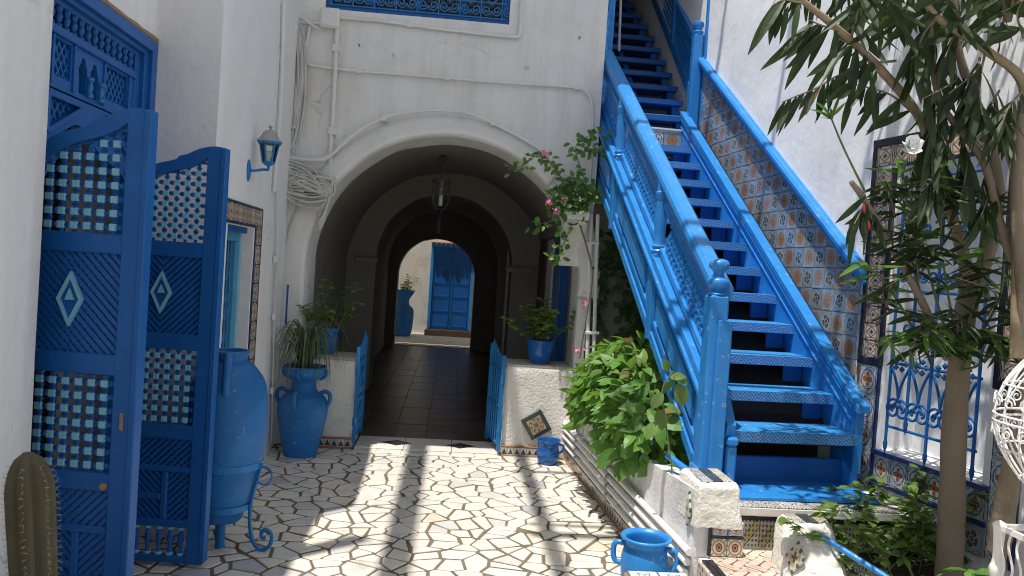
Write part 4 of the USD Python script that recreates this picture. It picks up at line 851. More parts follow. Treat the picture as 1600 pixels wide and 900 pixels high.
herb('potted_herb', 'bushy light green plant in the glossy pot on the right half wall', 'plant', [P1 + V(rng.normal(0, .04), rng.normal(0, .04), .18) for _ in range(15)], 'herb_leaf', .072, .060, 22, .14, .40, up=.42)
P2 = V(at(505, 560, y=6.88)[0], 6.9, .76)
pot('flower_pot', 'blue pot in shadow on the left half wall behind the tall vase', P2, [(0, 0), (.07, 0), (.085, .02), (.108, .10), (.112, .19), (.122, .20), (.122, .225), (.108, .22), (.10, .18), (0, .16)], 'jar_blue', soil=(.10, .20))
herb('shade_plant', 'dim leafy plant in the shadowed pot on the left half wall', 'plant', [P2 + V(rng.normal(0, .04), rng.normal(0, .04), .19) for _ in range(14)], 'herb_leaf', .065, .04, 16, .12, .44, up=.22)
P3 = V(.873, 6.44, 0)
sp_ = pot('small_pot', 'small glazed dark blue pot on the paving below the diagonal tile', P3, [(0, 0), (.066, 0), (.078, .015), (.092, .07), (.092, .11), (.088, .15), (.094, .185), (.102, .20), (.100, .208), (.092, .20), (.082, .15), (.07, .06), (0, .04)], 'pot_blue')
obj('handle', tube(smoothline([P3 + V(r, -.02, z) for r, z in ((.088, .17), (.125, .165), (.118, .12), (.09, .10))], 4), .010, 7), 'pot_blue', sp_, smooth=60)
# things in the hall
hlm = thing('hanging_lantern', 'bell shaped glass lantern hanging in the vaulted hall', 'lantern')
hc = V(at(690, 290, y=8.0)[0], 8.0, 0); hz = lambda py: at(690, py, y=8.0)[2]
obj('rod', tube([hc + Z * 2.72, hc + Z * hz(246)], .008, 6), 'brass', hlm); obj('rose', lathe([(0, 2.64), (.05, 2.66), (.05, 2.68), (0, 2.70)], 14, hc), 'brass', hlm)
for k in range(3): a = k * 2.094 + .3; obj('chain', tube([hc + Z * hz(246), hc + V(.09 * math.cos(a), .09 * math.sin(a), hz(285))], .004, 5), 'brass', hlm)
obj('hoop', lathe([(.085, hz(287)), (.098, hz(287)), (.098, hz(281)), (.085, hz(281)), (.085, hz(287))], 24, hc), 'brass', hlm)
obj('glass_bell', lathe(smoothline([(.092, hz(284)), (.086, hz(297)), (.098, hz(310)), (.092, hz(318)), (.06, hz(325)), (.02, hz(327))], 4), 24, hc), 'lamp_glass', hlm, smooth=60)
obj('smoke_stem', lathe([(0, hz(365)), (.03, hz(364)), (.035, hz(345)), (.022, hz(334)), (.012, hz(327)), (0, hz(326))], 12, hc), 'dark_trim', hlm); obj('candle', lathe([(0, hz(322)), (.02, hz(322)), (.02, hz(305)), (0, hz(304))], 10, hc), 'white_paint', hlm)
hd = thing('hall_door', 'tall plain blue door in the right side of the vaulted hall', 'door')
obj('door_leaf', bx(1.055, 1.13, 7.62, 8.22, 0.02, 2.05, .01), 'door_blue', hd)
for k in range(4): obj('plank', bx(1.042, 1.06, 7.64 + k * .145, 7.77 + k * .145, .06, 2.0, .008), 'door_blue', hd)
hb = thing('brown_door', 'narrow brown wooden door in the dark beside the inner arch', 'door')
obj('door_leaf', bx(1.03, 1.13, 9.0, 9.55, 0.02, 2.0, .01), 'brown_wood', hb); obj('door_panel', bx(1.018, 1.04, 9.07, 9.48, .2, 1.85, .012), 'brown_wood', hb)
hp = thing('hall_pilaster', 'pale pilaster standing between the two doors of the hall', 'pillar'); obj('shaft', lumpy(bx(1.04, 1.16, 8.36, 8.86, 0, 1.98, .012), .1, .004, 3, 2), 'facade_plaster', hp, smooth=45); obj('head', bx(1.02, 1.16, 8.33, 8.89, 1.98, 2.06, .01), 'facade_plaster', hp)
bn = thing('hall_bench', 'low masonry bench in the shadow along the left of the hall', 'bench'); obj('seat', bx(-1.34, -1.0, 8.0, 9.55, .36, .42, .01), 'hall_plaster', bn); obj('base', bx(-1.34, -1.04, 8.03, 9.52, 0, .36, .01), 'hall_plaster', bn)
P4 = V(at(627, 522, y=17.0)[0], 17.0, .0)
fpn = thing('far_urn', 'tall blue urn against the wall of the far yard', 'urn'); obj('body', lathe(smoothline([(0, 0), (.17, 0), (.22, .15), (.24, .45), (.22, .60), (.14, .68), (.13, .80), (.21, .92), (.22, .97), (.19, .96), (0, .85)], 3), 24, P4), 'jar_blue', fpn, smooth=60); obj('rim', lathe([(.205, .95), (.235, .96), (.235, .985), (.205, .99), (.205, .95)], 24, P4), 'jar_blue', fpn)
herb('far_plant', 'sprawling green plant in the urn of the far yard', 'plant', [P4 + V(rng.normal(0, .06), rng.normal(0, .06), .93) for _ in range(10)], 'herb_leaf', .11, .05, 9, .2, .42, up=.2)

# ================================================================ planter along the stairs
PO, PD = V(1.04, 7.05, 0), unit((.057, -1, 0)); PN = unit((-1, -.057, 0))       # along the planter towards the camera, and out of its face
pw = lambda u, z, w=0: PO + PD * u + Z * z + PN * w
pl = thing('planter_wall', 'long low white planter wall climbing beside the paving to the stairs', 'wall')
top = lambda u: .37 + .066 * u
pp = Polygon([(.05, -.05), (3.38, -.05), (3.38, top(3.38)), (.05, top(.05))]); seg = []
obj('wall', lumpy(prism(pp, .10, PO, PD, Z, -PN, 0), .05, .010, 4, 31, fine=.004), 'planter_plaster', pl, smooth=45)
for k in range(11): s = .22 + k * .165; obj('wall_rib', lumpy(prism(Polygon([(s, .30), (s + .10, .30), (s + .10, top(s) + .010), (s, top(s) + .004)]), .03, PO + PN * .012, PD, Z, -PN), .05, .006, 8, k), 'planter_plaster', pl, smooth=45)
tsz = .062
for k in range(int(3.4 / tsz)): put_tile('base_tile', sbox(.08 + k * tsz, .012, .08 + (k + 1) * tsz - .0015, .082), .010, PO + PN * .012, PD, Z, PN, (tsz, .07), 'tile_zelij', pl, (.08 + k * tsz, .012))
obj('base_ledge', frame_box(PO, PD, Z, PN, .08, 3.42, -.004, .012, 0, .035, .003), 'terracotta', pl)
so = thing('planter_soil', 'dark soil filling the planter beneath the staircase', 'soil'); obj('bed', lumpy(prism(Polygon([(.05, 0), (2.85, 0), (2.85, top(2.85) - .06), (.05, top(.05) - .06)]), .95, PO - PN * .09, PD, Z, -PN), .1, .02, 6, 33), 'soil', so, smooth=45)
for i, zz in enumerate((.305, .250, .190, .125)):
    t = thing('water_pipe', ['topmost white pipe along the planter wall', 'second white pipe from the top along the planter wall', 'third white pipe from the top along the planter wall', 'lowest white pipe along the planter wall'][i], 'pipe', 'white pipes along the planter wall')
    u1 = 3.42 - i * .02
    P = [pw(.24, .42, .03), pw(.24, zz + .04, .03), pw(.28, zz, .03), pw(1.2, zz - .004, .03), pw(2.2, zz + .003, .03), pw(u1, zz, .03)] if i == 0 else [pw(.12 + i * .01, zz, .03), pw(1.2, zz + .004, .03), pw(2.2, zz - .004, .03), pw(u1, zz, .03)]
    obj('pipe', tube(smoothline(P, 5), .019 if i < 3 else .016, 9), 'white_paint', t, smooth=60)
    for u in (.9, 1.9): obj('clip', lathe([(.024, 0), (.027, 0), (.027, .02), (.024, .02), (.024, 0)], 10).apply_transform(np.vstack([np.column_stack([Z, np.cross(PD, Z), PD, pw(u, zz, .03)]), [0, 0, 0, 1]])), 'pewter', t)
    obj('coupling', tube([pw(1.0 + .35 * i, zz, .03), pw(1.08 + .35 * i, zz, .03)], .023, 9), 'white_paint', t)

# ================================================================ the blue staircase
SD = unit((-.067, 1, 0)); SR = unit((1, .067, 0)); S0 = V(1.42, 4.04, 0); KY = 1 / SD[1]
def sw(y, z, s=0): return S0 + SD * ((y - 4.04) * KY) + Z * z + SR * s       # y along the flight, z height, s to the right of its left side
nose = lambda y: .82 + .6923 * (y - 4.04)
st = thing('staircase', 'steep bright blue wooden staircase climbing along the tiled wall', 'staircase')
SB = lambda name, y0, y1, z0, z1, s0, s1, mat='blue_paint', bev=.006, par=st: obj(name, frame_box(S0, SD, Z, SR, (y0 - 4.04) * KY, (y1 - 4.04) * KY, z0, z1, s0, s1, bev), mat, par)
TW = .825
for n in range(12):
    y, z = 4.04 + .26 * n, .82 + .18 * n
    t = SB('tread', y + .006, y + .30, z - .055, z, .01, TW, 'tread_blue')
    m = frame_box(S0, SR, Z, SD, .012, TW - .002, z - .058, z - .002, (y - 4.04) * KY - .008, (y - 4.04) * KY + .007)
    v = m.vertices; uv = np.column_stack([((v - S0) @ SR) / .28, (v[:, 2] - z + .058) / .056]); obj('carved_edge', m, 'carved_blue', t, uv=uv)
    SB('riser_block', y + .36, y + .38, z - .05, z + .13, TW - .13, TW - .01, 'door_blue') if n < 11 else None  # same paint as the stringer; darker blue stands in for shade under the treads
slope = unit(SD * KY + Z * .6923)
def sl_board(name, y0, y1, lo, hi, s0, s1, mat='blue_paint', par=st, top_cut=True):
    """a board along the flight whose lower and upper edges follow the slope at heights lo, hi above the nosings"""
    q = Polygon([(y0, nose(y0) + lo), (y1, nose(y1) + lo), (y1, nose(y1) + hi), (y0, nose(y0) + hi)]); g = affinity.translate(affinity.scale(q, KY, 1, origin=(4.04, 0)), -4.04, 0)
    return obj(name, prism(g, s1 - s0, S0, SD, Z, SR, s0), mat, par)
sl_board('soffit_board', 4.24, 7.1, -.245, -.232, .004, TW, 'understair_shade')  # added board, coloured near black as the shade behind the open risers
SB('dark_backing', 4.42, 4.44, .45, .98, .004, TW, 'understair_shade')  # added near-black sheet for the shade in the lowest gap
# right stringer with its cap and a bead
sl_board('right_stringer', 4.06, 7.2, -.23, .125, TW + .0, TW + .045); sl_board('stringer_cap', 4.04, 7.22, .120, .160, TW - .012, TW + .062); sl_board('stringer_bead', 4.1, 7.2, .092, .106, TW - .012, TW + .006)
sl_board('stringer_bead', 4.1, 7.2, .02, .03, TW - .008, TW + .006)
# left stringer: a deep moulded panel on the outer side
sl_board('left_stringer', 3.98, 6.95, -.24, .20, -.045, .0); sl_board('left_stringer_foot', 3.98, 6.95, -.30, -.235, -.065, .01); sl_board('left_stringer_cap', 4.0, 6.95, .20, .245, -.075, .03)
for y0, y1 in ((4.12, 5.0), (5.12, 6.1), (6.22, 6.88)):
    for lo, hi, a, b in ((-.17, -.14, y0, y1), (.12, .15, y0, y1)): sl_board('panel_moulding', a, b, lo, hi, -.062, -.04)
    for a in (y0, y1 - .03): sl_board('panel_moulding', a, a + .03, -.138, .118, -.062, -.04)
    sl_board('raised_panel', y0 + .09, y1 - .09, -.09, .07, -.066, -.04)
sl_board('panel_shelf', 4.05, 6.93, .165, .19, -.095, -.04)
# balustrade: lower rail, lace fretwork, upper rail, handrail
sl_board('lower_rail', 4.05, 6.92, .265, .31, -.035, .02); sl_board('upper_rail', 4.05, 6.92, .565, .60, -.03, .015)
hr = [(-.055, .70), (.045, .70), (.055, .735), (.05, .765), (.03, .785), (-.04, .785), (-.06, .765), (-.065, .735)]
hm = []
for y0, y1 in ((4.03, 6.90),):
    a = np.array([sw(y0, nose(y0) + h, s) for s, h in hr]); b = np.array([sw(y1, nose(y1) + h, s) for s, h in hr]); k = len(hr); f = []
    for i in range(k): j = (i + 1) % k; f += [[i, j, k + j], [i, k + j, k + i]]
    for i in range(1, k - 1): f += [[0, i + 1, i], [k, k + i, k + i + 1]]
    hm.append(trimesh.Trimesh(np.vstack([a, b]), np.array(f), process=False))
obj('handrail', hm, 'blue_paint', st); sl_board('handrail_fillet', 4.05, 6.9, .655, .702, -.035, .025)
def lace(y0, y1, lo, hi):
    """fretwork cut from a board: rings, crosses and short bars"""
    L = (y1 - y0) * KY / math.cos(math.atan(.6923)); H = (hi - lo) * math.cos(math.atan(.6923)); g = []; s = .058; r = np.random.default_rng(int(y0 * 10))
    for i in range(int(L / s) + 1):
        for j in range(int(H / s) + 1):
            c = (i * s + (s / 2 if j % 2 else 0), j * s + .5 * (H - s * int(H / s))); g.append(Point(c).buffer(.021, 6).difference(Point(c).buffer(.0115, 6)))
            for a in (.6, 2.2): d = (.034 * math.cos(a + j), .034 * math.sin(a + j)); g.append(LineString([(c[0] - d[0], c[1] - d[1]), (c[0] + d[0], c[1] + d[1])]).buffer(.0048, cap_style=2))
    q = unary_union(g).intersection(sbox(0, 0, L, H)); o = sw(y0, nose(y0) + lo, -.014); n2 = unit(np.cross(SR, slope))
    if n2[2] < 0: n2 = -n2
    return prism(q, .016, o, slope, n2, SR)
for y0, y1 in ((4.10, 5.0), (5.10, 6.12), (6.20, 6.88)): obj('fretwork', lace(y0, y1, .315, .56), 'blue_paint', st)
def post(y, z0, zt, w=.085, s=-.03, turned=True):
    b = SB('post', y - w / 2, y + w / 2, z0, zt - (.46 if turned else 0), s - w / 2, s + w / 2)
    if turned:
        c = sw(y, zt - .46, s); pr = [(.0, 0), (.046, 0), (.05, .02), (.038, .035), (.046, .05), (.034, .07), (.038, .16), (.043, .26), (.036, .36), (.046, .375), (.046, .40), (.036, .41), (.036, .47), (0, .47)]
        obj('turned_neck', lathe(pr, 16, c), 'blue_paint', b, smooth=40)
post(5.05, nose(5.05) - .32, nose(5.05) + .70); post(6.16, nose(6.16) - .32, nose(6.16) + .70)
# lower newel with its doubled front and finial
SB('newel_post', 3.945, 4.05, .60, 1.535, -.10, .0, bev=.012); SB('newel_front', 3.925, 3.955, .60, 1.41, -.06, .018, bev=.008)
nf = [(0, 0), (.045, 0), (.048, .012), (.030, .022), (.040, .035), (.058, .055), (.056, .08), (.038, .095), (.028, .108), (.030, .125), (.050, .145), (.053, .165), (.042, .182), (.018, .190), (0, .191)]
obj('newel_finial', lathe(smoothline(nf, 3), 24, sw(3.997, 1.533, -.05)), 'blue_paint', st, smooth=50)
SB('newel_plinth', 3.93, 4.07, .56, .64, -.11, .02)
# short left board that closes the foot of the flight
foot = Polygon([(3.985, .52), (4.12, .52), (4.12, .98), (4.06, .98), (3.97, .86), (3.985, .80)]); obj('foot_board', prism(affinity.translate(affinity.scale(foot, KY, 1, origin=(4.04, 0)), -4.04, 0), .05, S0, SD, Z, SR, .045), 'blue_paint', st)
SB('foot_post', 3.955, 4.02, .50, .755, .045, .105, bev=.01); SB('foot_cap', 3.945, 4.10, .755, .80, .04, .11, bev=.012)
# upper newel at the landing
SB('upper_newel', 6.93, 7.02, 2.2, 3.20, -.075, .015)
nt = [(0, 0), (.042, 0), (.05, .02), (.036, .04), (.05, .07), (.036, .10), (.033, .25), (.044, .42), (.034, .50), (.05, .53), (.05, .56), (.036, .58), (.056, .62), (.05, .66), (.028, .68), (.045, .71), (.045, .735), (0, .76)]
obj('upper_newel_turning', lathe(nt, 20, sw(6.975, 3.20, -.03)), 'blue_paint', st, smooth=45)
# closing board at the foot and the dark-blue back of the first opening
SB('back_board', 4.16, 4.185, .50, .66, .1, TW, 'door_blue'); SB('foot_shelf', 3.84, 4.17, .505, .525, .055, TW + .03, bev=.004)
SB('right_foot', 4.07, 4.30, .52, .74, TW + .0, TW + .042)
ln = thing('stair_landing', 'landing with flower tiled riser at the top of the blue stairs', 'landing')
obj('slab', frame_box(S0, SD, Z, SR, 3.155 * KY, 4.1 * KY, 2.90, 2.985, -.2, TW + .09), 'blue_paint', ln); obj('riser_board', frame_box(S0, SD, Z, SR, 3.135 * KY, 3.15 * KY, 2.62, 2.985, 0, TW), 'rough_plaster', ln)
for k in range(5): put_tile('riser_tile', sbox(.01 + k * .162, 2.81, .17 + k * .162, 2.968), .008, S0 + SD * (3.135 * KY), SR, Z, -SD, (.16, .16), 'tile_flower' if k % 2 else 'tile_octagon', ln, (.01 + k * .162, 2.81))
obj('edge_strip', frame_box(S0, SD, Z, SR, 3.12 * KY, 3.16 * KY, 2.985, 3.0, -.03, TW + .05), 'white_paint', ln)

# ---------------------------------------------------------------- upper flight
uf = thing('upper_flight', 'upper flight of open blue treads rising from the landing', 'staircase')
ue = [(1076, 190), (1068, 165), (1060, 143), (1051, 122), (1042, 102), (1033, 83), (1024, 65), (1014, 47), (1004, 30), (993, 14), (984, -2)]
for n, (px, py) in enumerate(ue):
    y = 7.26 + .235 * n; q = at(px, py - 8, y=y); xl = 1.22; z = q[2]
    t = obj('tread', bx(xl, q[0], y, y + .27, z - .055, z, .008), 'door_blue', uf); obj('tread_bracket', bx(q[0] - .10, q[0] - .03, y + .03, y + .20, z - .15, z - .054, .006), 'door_blue', uf)  # darker blue puts the shade of the upper flight into its colour
q0, q1 = at(ue[0][0], ue[0][1] - 8, y=7.26), at(ue[10][0], ue[10][1] - 8, y=9.61); us_ = unit(q1 - q0)
obj('middle_stringer', beam(q0 - X * .42 - Z * .17, q1 - X * .30 - Z * .17, .05, .10), 'door_blue', uf)
obj('iron_pole', tube([(at(967, 80, y=7.2)), (at(971, -30, y=7.2))], .012, 8), 'pewter', uf); obj('tall_post', bx(at(951, 0, y=7.16)[0], at(962, 0, y=7.16)[0], 7.15, 7.21, 3.0, 4.6, .008), 'blue_paint', uf)
A0, A1 = at(1082, 150, y=7.35), at(1024, 2, y=8.9); obj('outer_stringer', beam(A0, A1 + (A1 - A0) * .2, .04, .085), 'blue_paint', uf)
B0, B1 = at(1088, 62, y=7.35), at(1048, -14, y=8.4); obj('outer_handrail', beam(B0, B1 + (B1 - B0) * .6, .06, .06), 'blue_paint', uf)
o2 = A0 + Z * .07; dA = unit(A1 - A0); nA = unit(Z - dA * dA[2]); g = []
for i in range(38):
    for j in range(6):
        c = (.03 + i * .052 + (.026 if j % 2 else 0), .03 + j * .05); g.append(Point(c).buffer(.020, 5).difference(Point(c).buffer(.011, 5)))
        d = (.03 * math.cos(.6 + j), .03 * math.sin(.6 + j)); g.append(LineString([(c[0] - d[0], c[1] - d[1]), (c[0] + d[0], c[1] + d[1])]).buffer(.005, cap_style=2))
obj('fretwork', prism(unary_union(g), .014, o2, dA, nA, X), 'blue_paint', uf)
c1 = at(1053, 60, y=8.1); obj('mid_post', [bx(c1[0] - .03, c1[0] + .03, 8.07, 8.13, c1[2] - .05, c1[2] + .45, .006)], 'blue_paint', uf)
np_ = at(1084, 150, y=7.22); SBx = bx(np_[0] - .045, np_[0] + .045, 7.18, 7.27, 2.99, at(1086, 55, y=7.22)[2], .008); obj('outer_newel', SBx, 'blue_paint', uf)
obj('outer_newel_finial', lathe([(0, 0), (.04, 0), (.05, .03), (.03, .05), (.05, .09), (.045, .12), (.0, .14)], 16, (np_[0], 7.225, at(1086, 55, y=7.22)[2])), 'blue_paint', uf, smooth=50)
wp = at(1095, 200, y=7.2); obj('wall_post', bx(wp[0] - .028, wp[0] + .028, 7.14, 7.20, wp[2], 4.7, .008), 'blue_paint', uf)

# ---------------------------------------------------------------- tiled dado and its blue wall rail
dd = thing('tile_dado', 'weathered dado of orange and floral tiles between stairs and wall rail', 'tiling')
lo_ = lambda u: nose(4.04 + u / 1.0022) + .03; hi_ = lambda u: 1.685 + .682 * (u - .32)
reg = Polygon([(.24, max(.9, lo_(.24))), (.24, hi_(.24)), (3.17, hi_(3.17)), (3.17, lo_(3.17))]); T = .134; nt_ = 0
obj('tile_bed', prism(reg.buffer(.006), .008, RO, RD, Z, RN, -.004), 'rough_plaster', dd)
for i in range(24):
    for j in range(34):
        x0, z0 = .24 + i * T, .8 + j * T; c = sbox(x0 + .0012, z0 + .0012, x0 + T - .0012, z0 + T - .0012).intersection(reg)
        if c.is_empty or c.area < .0012 or c.geom_type != 'Polygon': continue
        nt_ += 1; put_tile('tile', c, .010 + rng.uniform(0, .0015), RO + RN * .004, RD, Z, RN, (T, T), 'tile_octagon' if (i + j) % 2 == 0 else 'tile_floral', dd, (x0, z0))
wrl = thing('wall_rail', 'sloping bright blue wall rail capping the tiled dado', 'rail')
ra, rb = rw(.30, hi_(.30) + .025, .03), rw(3.19, hi_(3.19) + .025, .03)
obj('rail', beam(ra, rb, .07, .05, bev=.015), 'blue_paint', wrl); obj('rail_back', beam(ra + RN * -.02 + Z * .018, rb + RN * -.02 + Z * .018, .03, .03, bev=.008), 'blue_paint', wrl); obj('rail_lip', beam(ra - Z * .045 - RN * .01, rb - Z * .045 - RN * .01, .045, .03, bev=.006), 'blue_paint', wrl)

# ================================================================ tiled steps, white blocks and the niche at the right
bs = thing('stair_platform', 'tiled platform under the foot of the staircase with medallion tiles', 'step')
obj('core', bx(1.40, 2.38, 3.80, 4.30, .2, .497), 'rough_plaster', bs); obj('edge_slab', bx(1.415, 2.40, 3.755, 3.86, .455, .500, .006), 'threshold_marble', bs)
for k in range(7): put_tile('edge_tile', sbox(1.42 + k * .139, 3.757, 1.42 + (k + 1) * .139 - .002, 3.855), .006, (0, 0, .4995), X, Y, Z, (.139, .098), 'tile_swirl', bs, (1.42 + k * .139, 3.757))
fz = [(.285, .365, 'tile_medallion'), (.385, .450, 'tile_octagon')]
for k, x0 in enumerate((1.27, 1.36)):
    put_tile('front_tile', sbox(x0, .285, x0 + .088, .375), .012, (0, 3.798 if False else 3.66, 0), X, Z, -Y, (.088, .09), 'tile_medallion', bs, (x0, .285)) if False else None
obj('base_core', bx(1.305, 1.478, 3.668, 3.97, .2, .445, .004), 'rough_plaster', bs)
for x in (1.318, 1.398): put_tile('front_tile', sbox(x, .283, x + .077, .368), .010, (0, 3.668, 0), X, Z, -Y, (.077, .085), 'tile_medallion', bs, (x, .283)); put_tile('front_tile', sbox(x, .384, x + .077, .445), .010, (0, 3.668, 0), X, Z, -Y, (.077, .061), 'tile_flower', bs, (x, .384))
obj('dark_strip', [bx(1.302, 1.316, 3.655, 3.67, .283, .443, .002), bx(1.317, 1.476, 3.656, 3.67, .3695, .3825, .002)], 'dark_trim', bs)
x = 1.49
for k in range(8):
    w = .108
    if x + w > 2.37: break
    if k in (): put_tile('front_tile', sbox(x, .283, x + w - .003, .372), .010, (0, 3.799, 0), X, Z, -Y, (w, .09), 'tile_medallion', bs, (x, .283)); put_tile('front_tile', sbox(x, .392, x + w - .003, .450), .010, (0, 3.799, 0), X, Z, -Y, (w, .058), 'tile_flower', bs, (x, .392))
    else: put_tile('front_tile', sbox(x + .01, .283, x + w + .007, .425), .010, (0, 3.799, 0), X, Z, -Y, (w, .142), 'tile_diagonal', bs, (x + .01, .283))
    x += w + (.02 if k == 1 else 0)
obj('dark_strip', [bx(1.482, 1.497, 3.784, 3.80, .283, .45, .002), bx(1.50, 2.36, 3.786, 3.80, .428, .450, .002)], 'dark_trim', bs)
ps = thing('pink_step', 'low step paved with pinkish swirl tiles beside the planter', 'step')
obj('core', bx(1.262, 1.98, 2.3, 3.80, -.04, .268), 'rough_plaster', ps)
for i in range(5):
    for j in range(10): put_tile('floor_tile', sbox(1.315 + i * .134, 3.785 - (j + 1) * .148, 1.315 + (i + 1) * .134 - .002, 3.785 - j * .148 - .002), .010, (0, 0, .268), X, Y, Z, (.134, .148), 'tile_pink', ps, (1.315 + i * .134, 3.785 - (j + 1) * .148))
for j in range(16):
    for s, m in ((1.262, 'dark_trim'), (1.290, 'dark_trim')): obj('edge_strip', bx(s, s + .026, 3.62 - (j + 1) * .082, 3.62 - j * .082 - .003, .268, .280, .002), m, ps)
for j in range(12): put_tile('riser_tile', sbox(j * .105, .05, (j + 1) * .105 - .002, .268), .011, V(1.262, 3.64, 0), -Y, Z, -X, (.105, .105), 'tile_checker', ps, (j * .105, .058))
def block(name, label, foot, top, z0, z1, seed, amp):
    t = thing(name, label, 'block'); lo = [V(x, y, z0) for x, y in foot]; hi = [V(x, y, z1 - .02) for x, y in top]; c = sum(hi) / len(hi)
    h = m3.Manifold.hull_points(np.array(lo + hi + [p + (c - p) * .16 + Z * .02 for p in hi])); q = h.to_mesh()
    obj('body', lumpy(trimesh.Trimesh(q.vert_properties[:, :3].astype(float), q.tri_verts.astype(int), process=False), .018, amp, 7, seed, fine=.004), 'rough_plaster', t, smooth=55)
    for k in range(9):
        g = Polygon([tuple(p[:2] + (c[:2] - p[:2]) * .2) for p in hi]); a, b, cc, d = g.bounds
        s = sbox(a + (c_ := (k % 3)) * (cc - a) / 3 + .002, b + (k // 3) * (d - b) / 3 + .002, a + (c_ + 1) * (cc - a) / 3 - .002, b + (k // 3 + 1) * (d - b) / 3 - .002).intersection(g)
        if not s.is_empty and s.geom_type == 'Polygon' and s.area > 2e-4: put_tile('mosaic_piece', s, .006, (0, 0, z1 + .001), X, Y, Z, (.06, .05), ['tile_swirl', 'tile_green', 'tile_checker'][k % 3], t, (a, b))
    return t
b1 = block('white_block', 'rough white block with mosaic top at the foot of the newel post', [(1.222, 3.636), (1.458, 3.648), (1.458, 3.97), (1.222, 3.97)], [(1.235, 3.64), (1.44, 3.66), (1.44, 3.96), (1.235, 3.96)], .425, .635, 41, .009)
put_tile('diamond_inlay', Polygon([(-.035, 0), (0, -.085), (.035, 0), (0, .085)]), .012, V(1.218, 3.72, .49), unit((.03, -1, 0)), Z, unit((-1, -.03, .06)), (.07, .17), 'tile_green', b1, (-.035, -.085))
b2 = block('white_block', 'rough white block with green diamond tile standing on the pink step', [(1.60, 3.62), (1.585, 3.42), (1.69, 3.30), (1.83, 3.32), (1.90, 3.45), (1.88, 3.62)], [(1.635, 3.66), (1.625, 3.56), (1.69, 3.50), (1.79, 3.50), (1.86, 3.56), (1.86, 3.66)], .27, .505, 43, .008)
dn = unit((-.75, -.62, .30)); da = unit(np.cross(Z, dn)); db = np.cross(dn, da)
put_tile('diamond_inlay', Polygon([(-.045, 0), (0, -.075), (.045, 0), (0, .075)]), .014, V(1.632, 3.425, .375), da, db, dn, (.09, .15), 'tile_green', b2, (-.045, -.075))
rd_ = thing('blue_rod', 'slanting bright blue metal rod fixed to the front white block', 'rod')
ra_, rb_ = at(1276, 833, y=3.50), at(1385, 902, y=3.22); obj('rod', tube([ra_ + (ra_ - rb_) * .15, ra_, rb_, rb_ + (rb_ - ra_) * .25], .0135, 10), 'blue_paint', rd_, smooth=60); obj('collar', tube([ra_ - (rb_ - ra_) * .03, ra_ + (rb_ - ra_) * .02], .018, 10), 'white_paint', rd_)
r3_ = thing('blue_rod', 'short blue bracket rod joining the planter bed to the stringer foot', 'rod')
p0, p1 = at(1043, 712, y=4.15), at(1078, 738, y=3.95); obj('rod', tube([p0, p1], .018, 9), 'blue_paint', r3_, smooth=60); obj('foot', beam(p1 + V(0, .01, -.12), p1 + V(0, .01, .05), .03, .03), 'blue_paint', r3_)
tp = thing('blue_tap', 'thin blue pipe with a cross piece among the planter leaves', 'pipe'); q0, q1 = at(1003, 722, y=4.5), at(1004, 678, y=4.5); obj('stem', tube([q0, q1], .010, 7), 'iron_blue', tp); obj('cross', tube([q1 + V(-.03, 0, -.0), q1 + V(.09, 0, -.04)], .009, 7), 'iron_blue', tp)
tb = thing('tile_table', 'corner of a low table topped with green and white star tiles', 'table')
tl, tr_ = at(985, 893, y=2.6), at(1078, 896, y=2.6); tz = tl[2]
obj('top', bx(tl[0] - .02, tr_[0] + .0, 1.75, 2.62, tz - .05, tz - .008, .006), 'terracotta', tb)
for i in range(2):
    for j in range(7): w = (tr_[0] - tl[0]) / 2; put_tile('top_tile', sbox(tl[0] - .01 + i * w, 2.61 - (j + 1) * .115, tl[0] - .01 + (i + 1) * w - .002, 2.61 - j * .115 - .002), .008, (0, 0, tz - .008), X, Y, Z, (w, .115), 'tile_star', tb, (tl[0] - .01 + i * w, 2.61 - (j + 1) * .115))
for x_ in (tl[0] + .02, tr_[0] - .04): obj('leg', bx(x_, x_ + .03, 2.54, 2.57, -.04, tz - .05), 'iron_blue', tb); obj('leg', bx(x_, x_ + .03, 1.80, 1.83, -.04, tz - .05), 'iron_blue', tb)
JF = V(1.035, 3.80, 0); zr = at(1010, 838, y=3.80)[2]
jf = thing('small_jar', 'bright blue two handled jar in the foreground beside the tiled step', 'jar')
obj('body', lathe(smoothline([(0, 0), (.085, 0), (.095, .02), (.112, zr * .35), (.118, zr * .6), (.108, zr * .78), (.097, zr * .86), (.104, zr * .93), (.122, zr * .965), (.126, zr * .99), (.118, zr + .004), (.104, zr * .985), (.095, zr * .9), (.10, zr * .5), (.07, .05), (0, .04)], 4), 44, JF), 'blue_paint', jf, smooth=60)
for a in (-.35, math.pi - .35): d_ = V(math.cos(a), math.sin(a), 0); obj('handle', tube(smoothline([JF + d_ * r + Z * zr * z for r, z in ((.10, .84), (.145, .84), (.158, .72), (.148, .56), (.112, .52))], 5), .014, 8), 'blue_paint', jf, smooth=60)

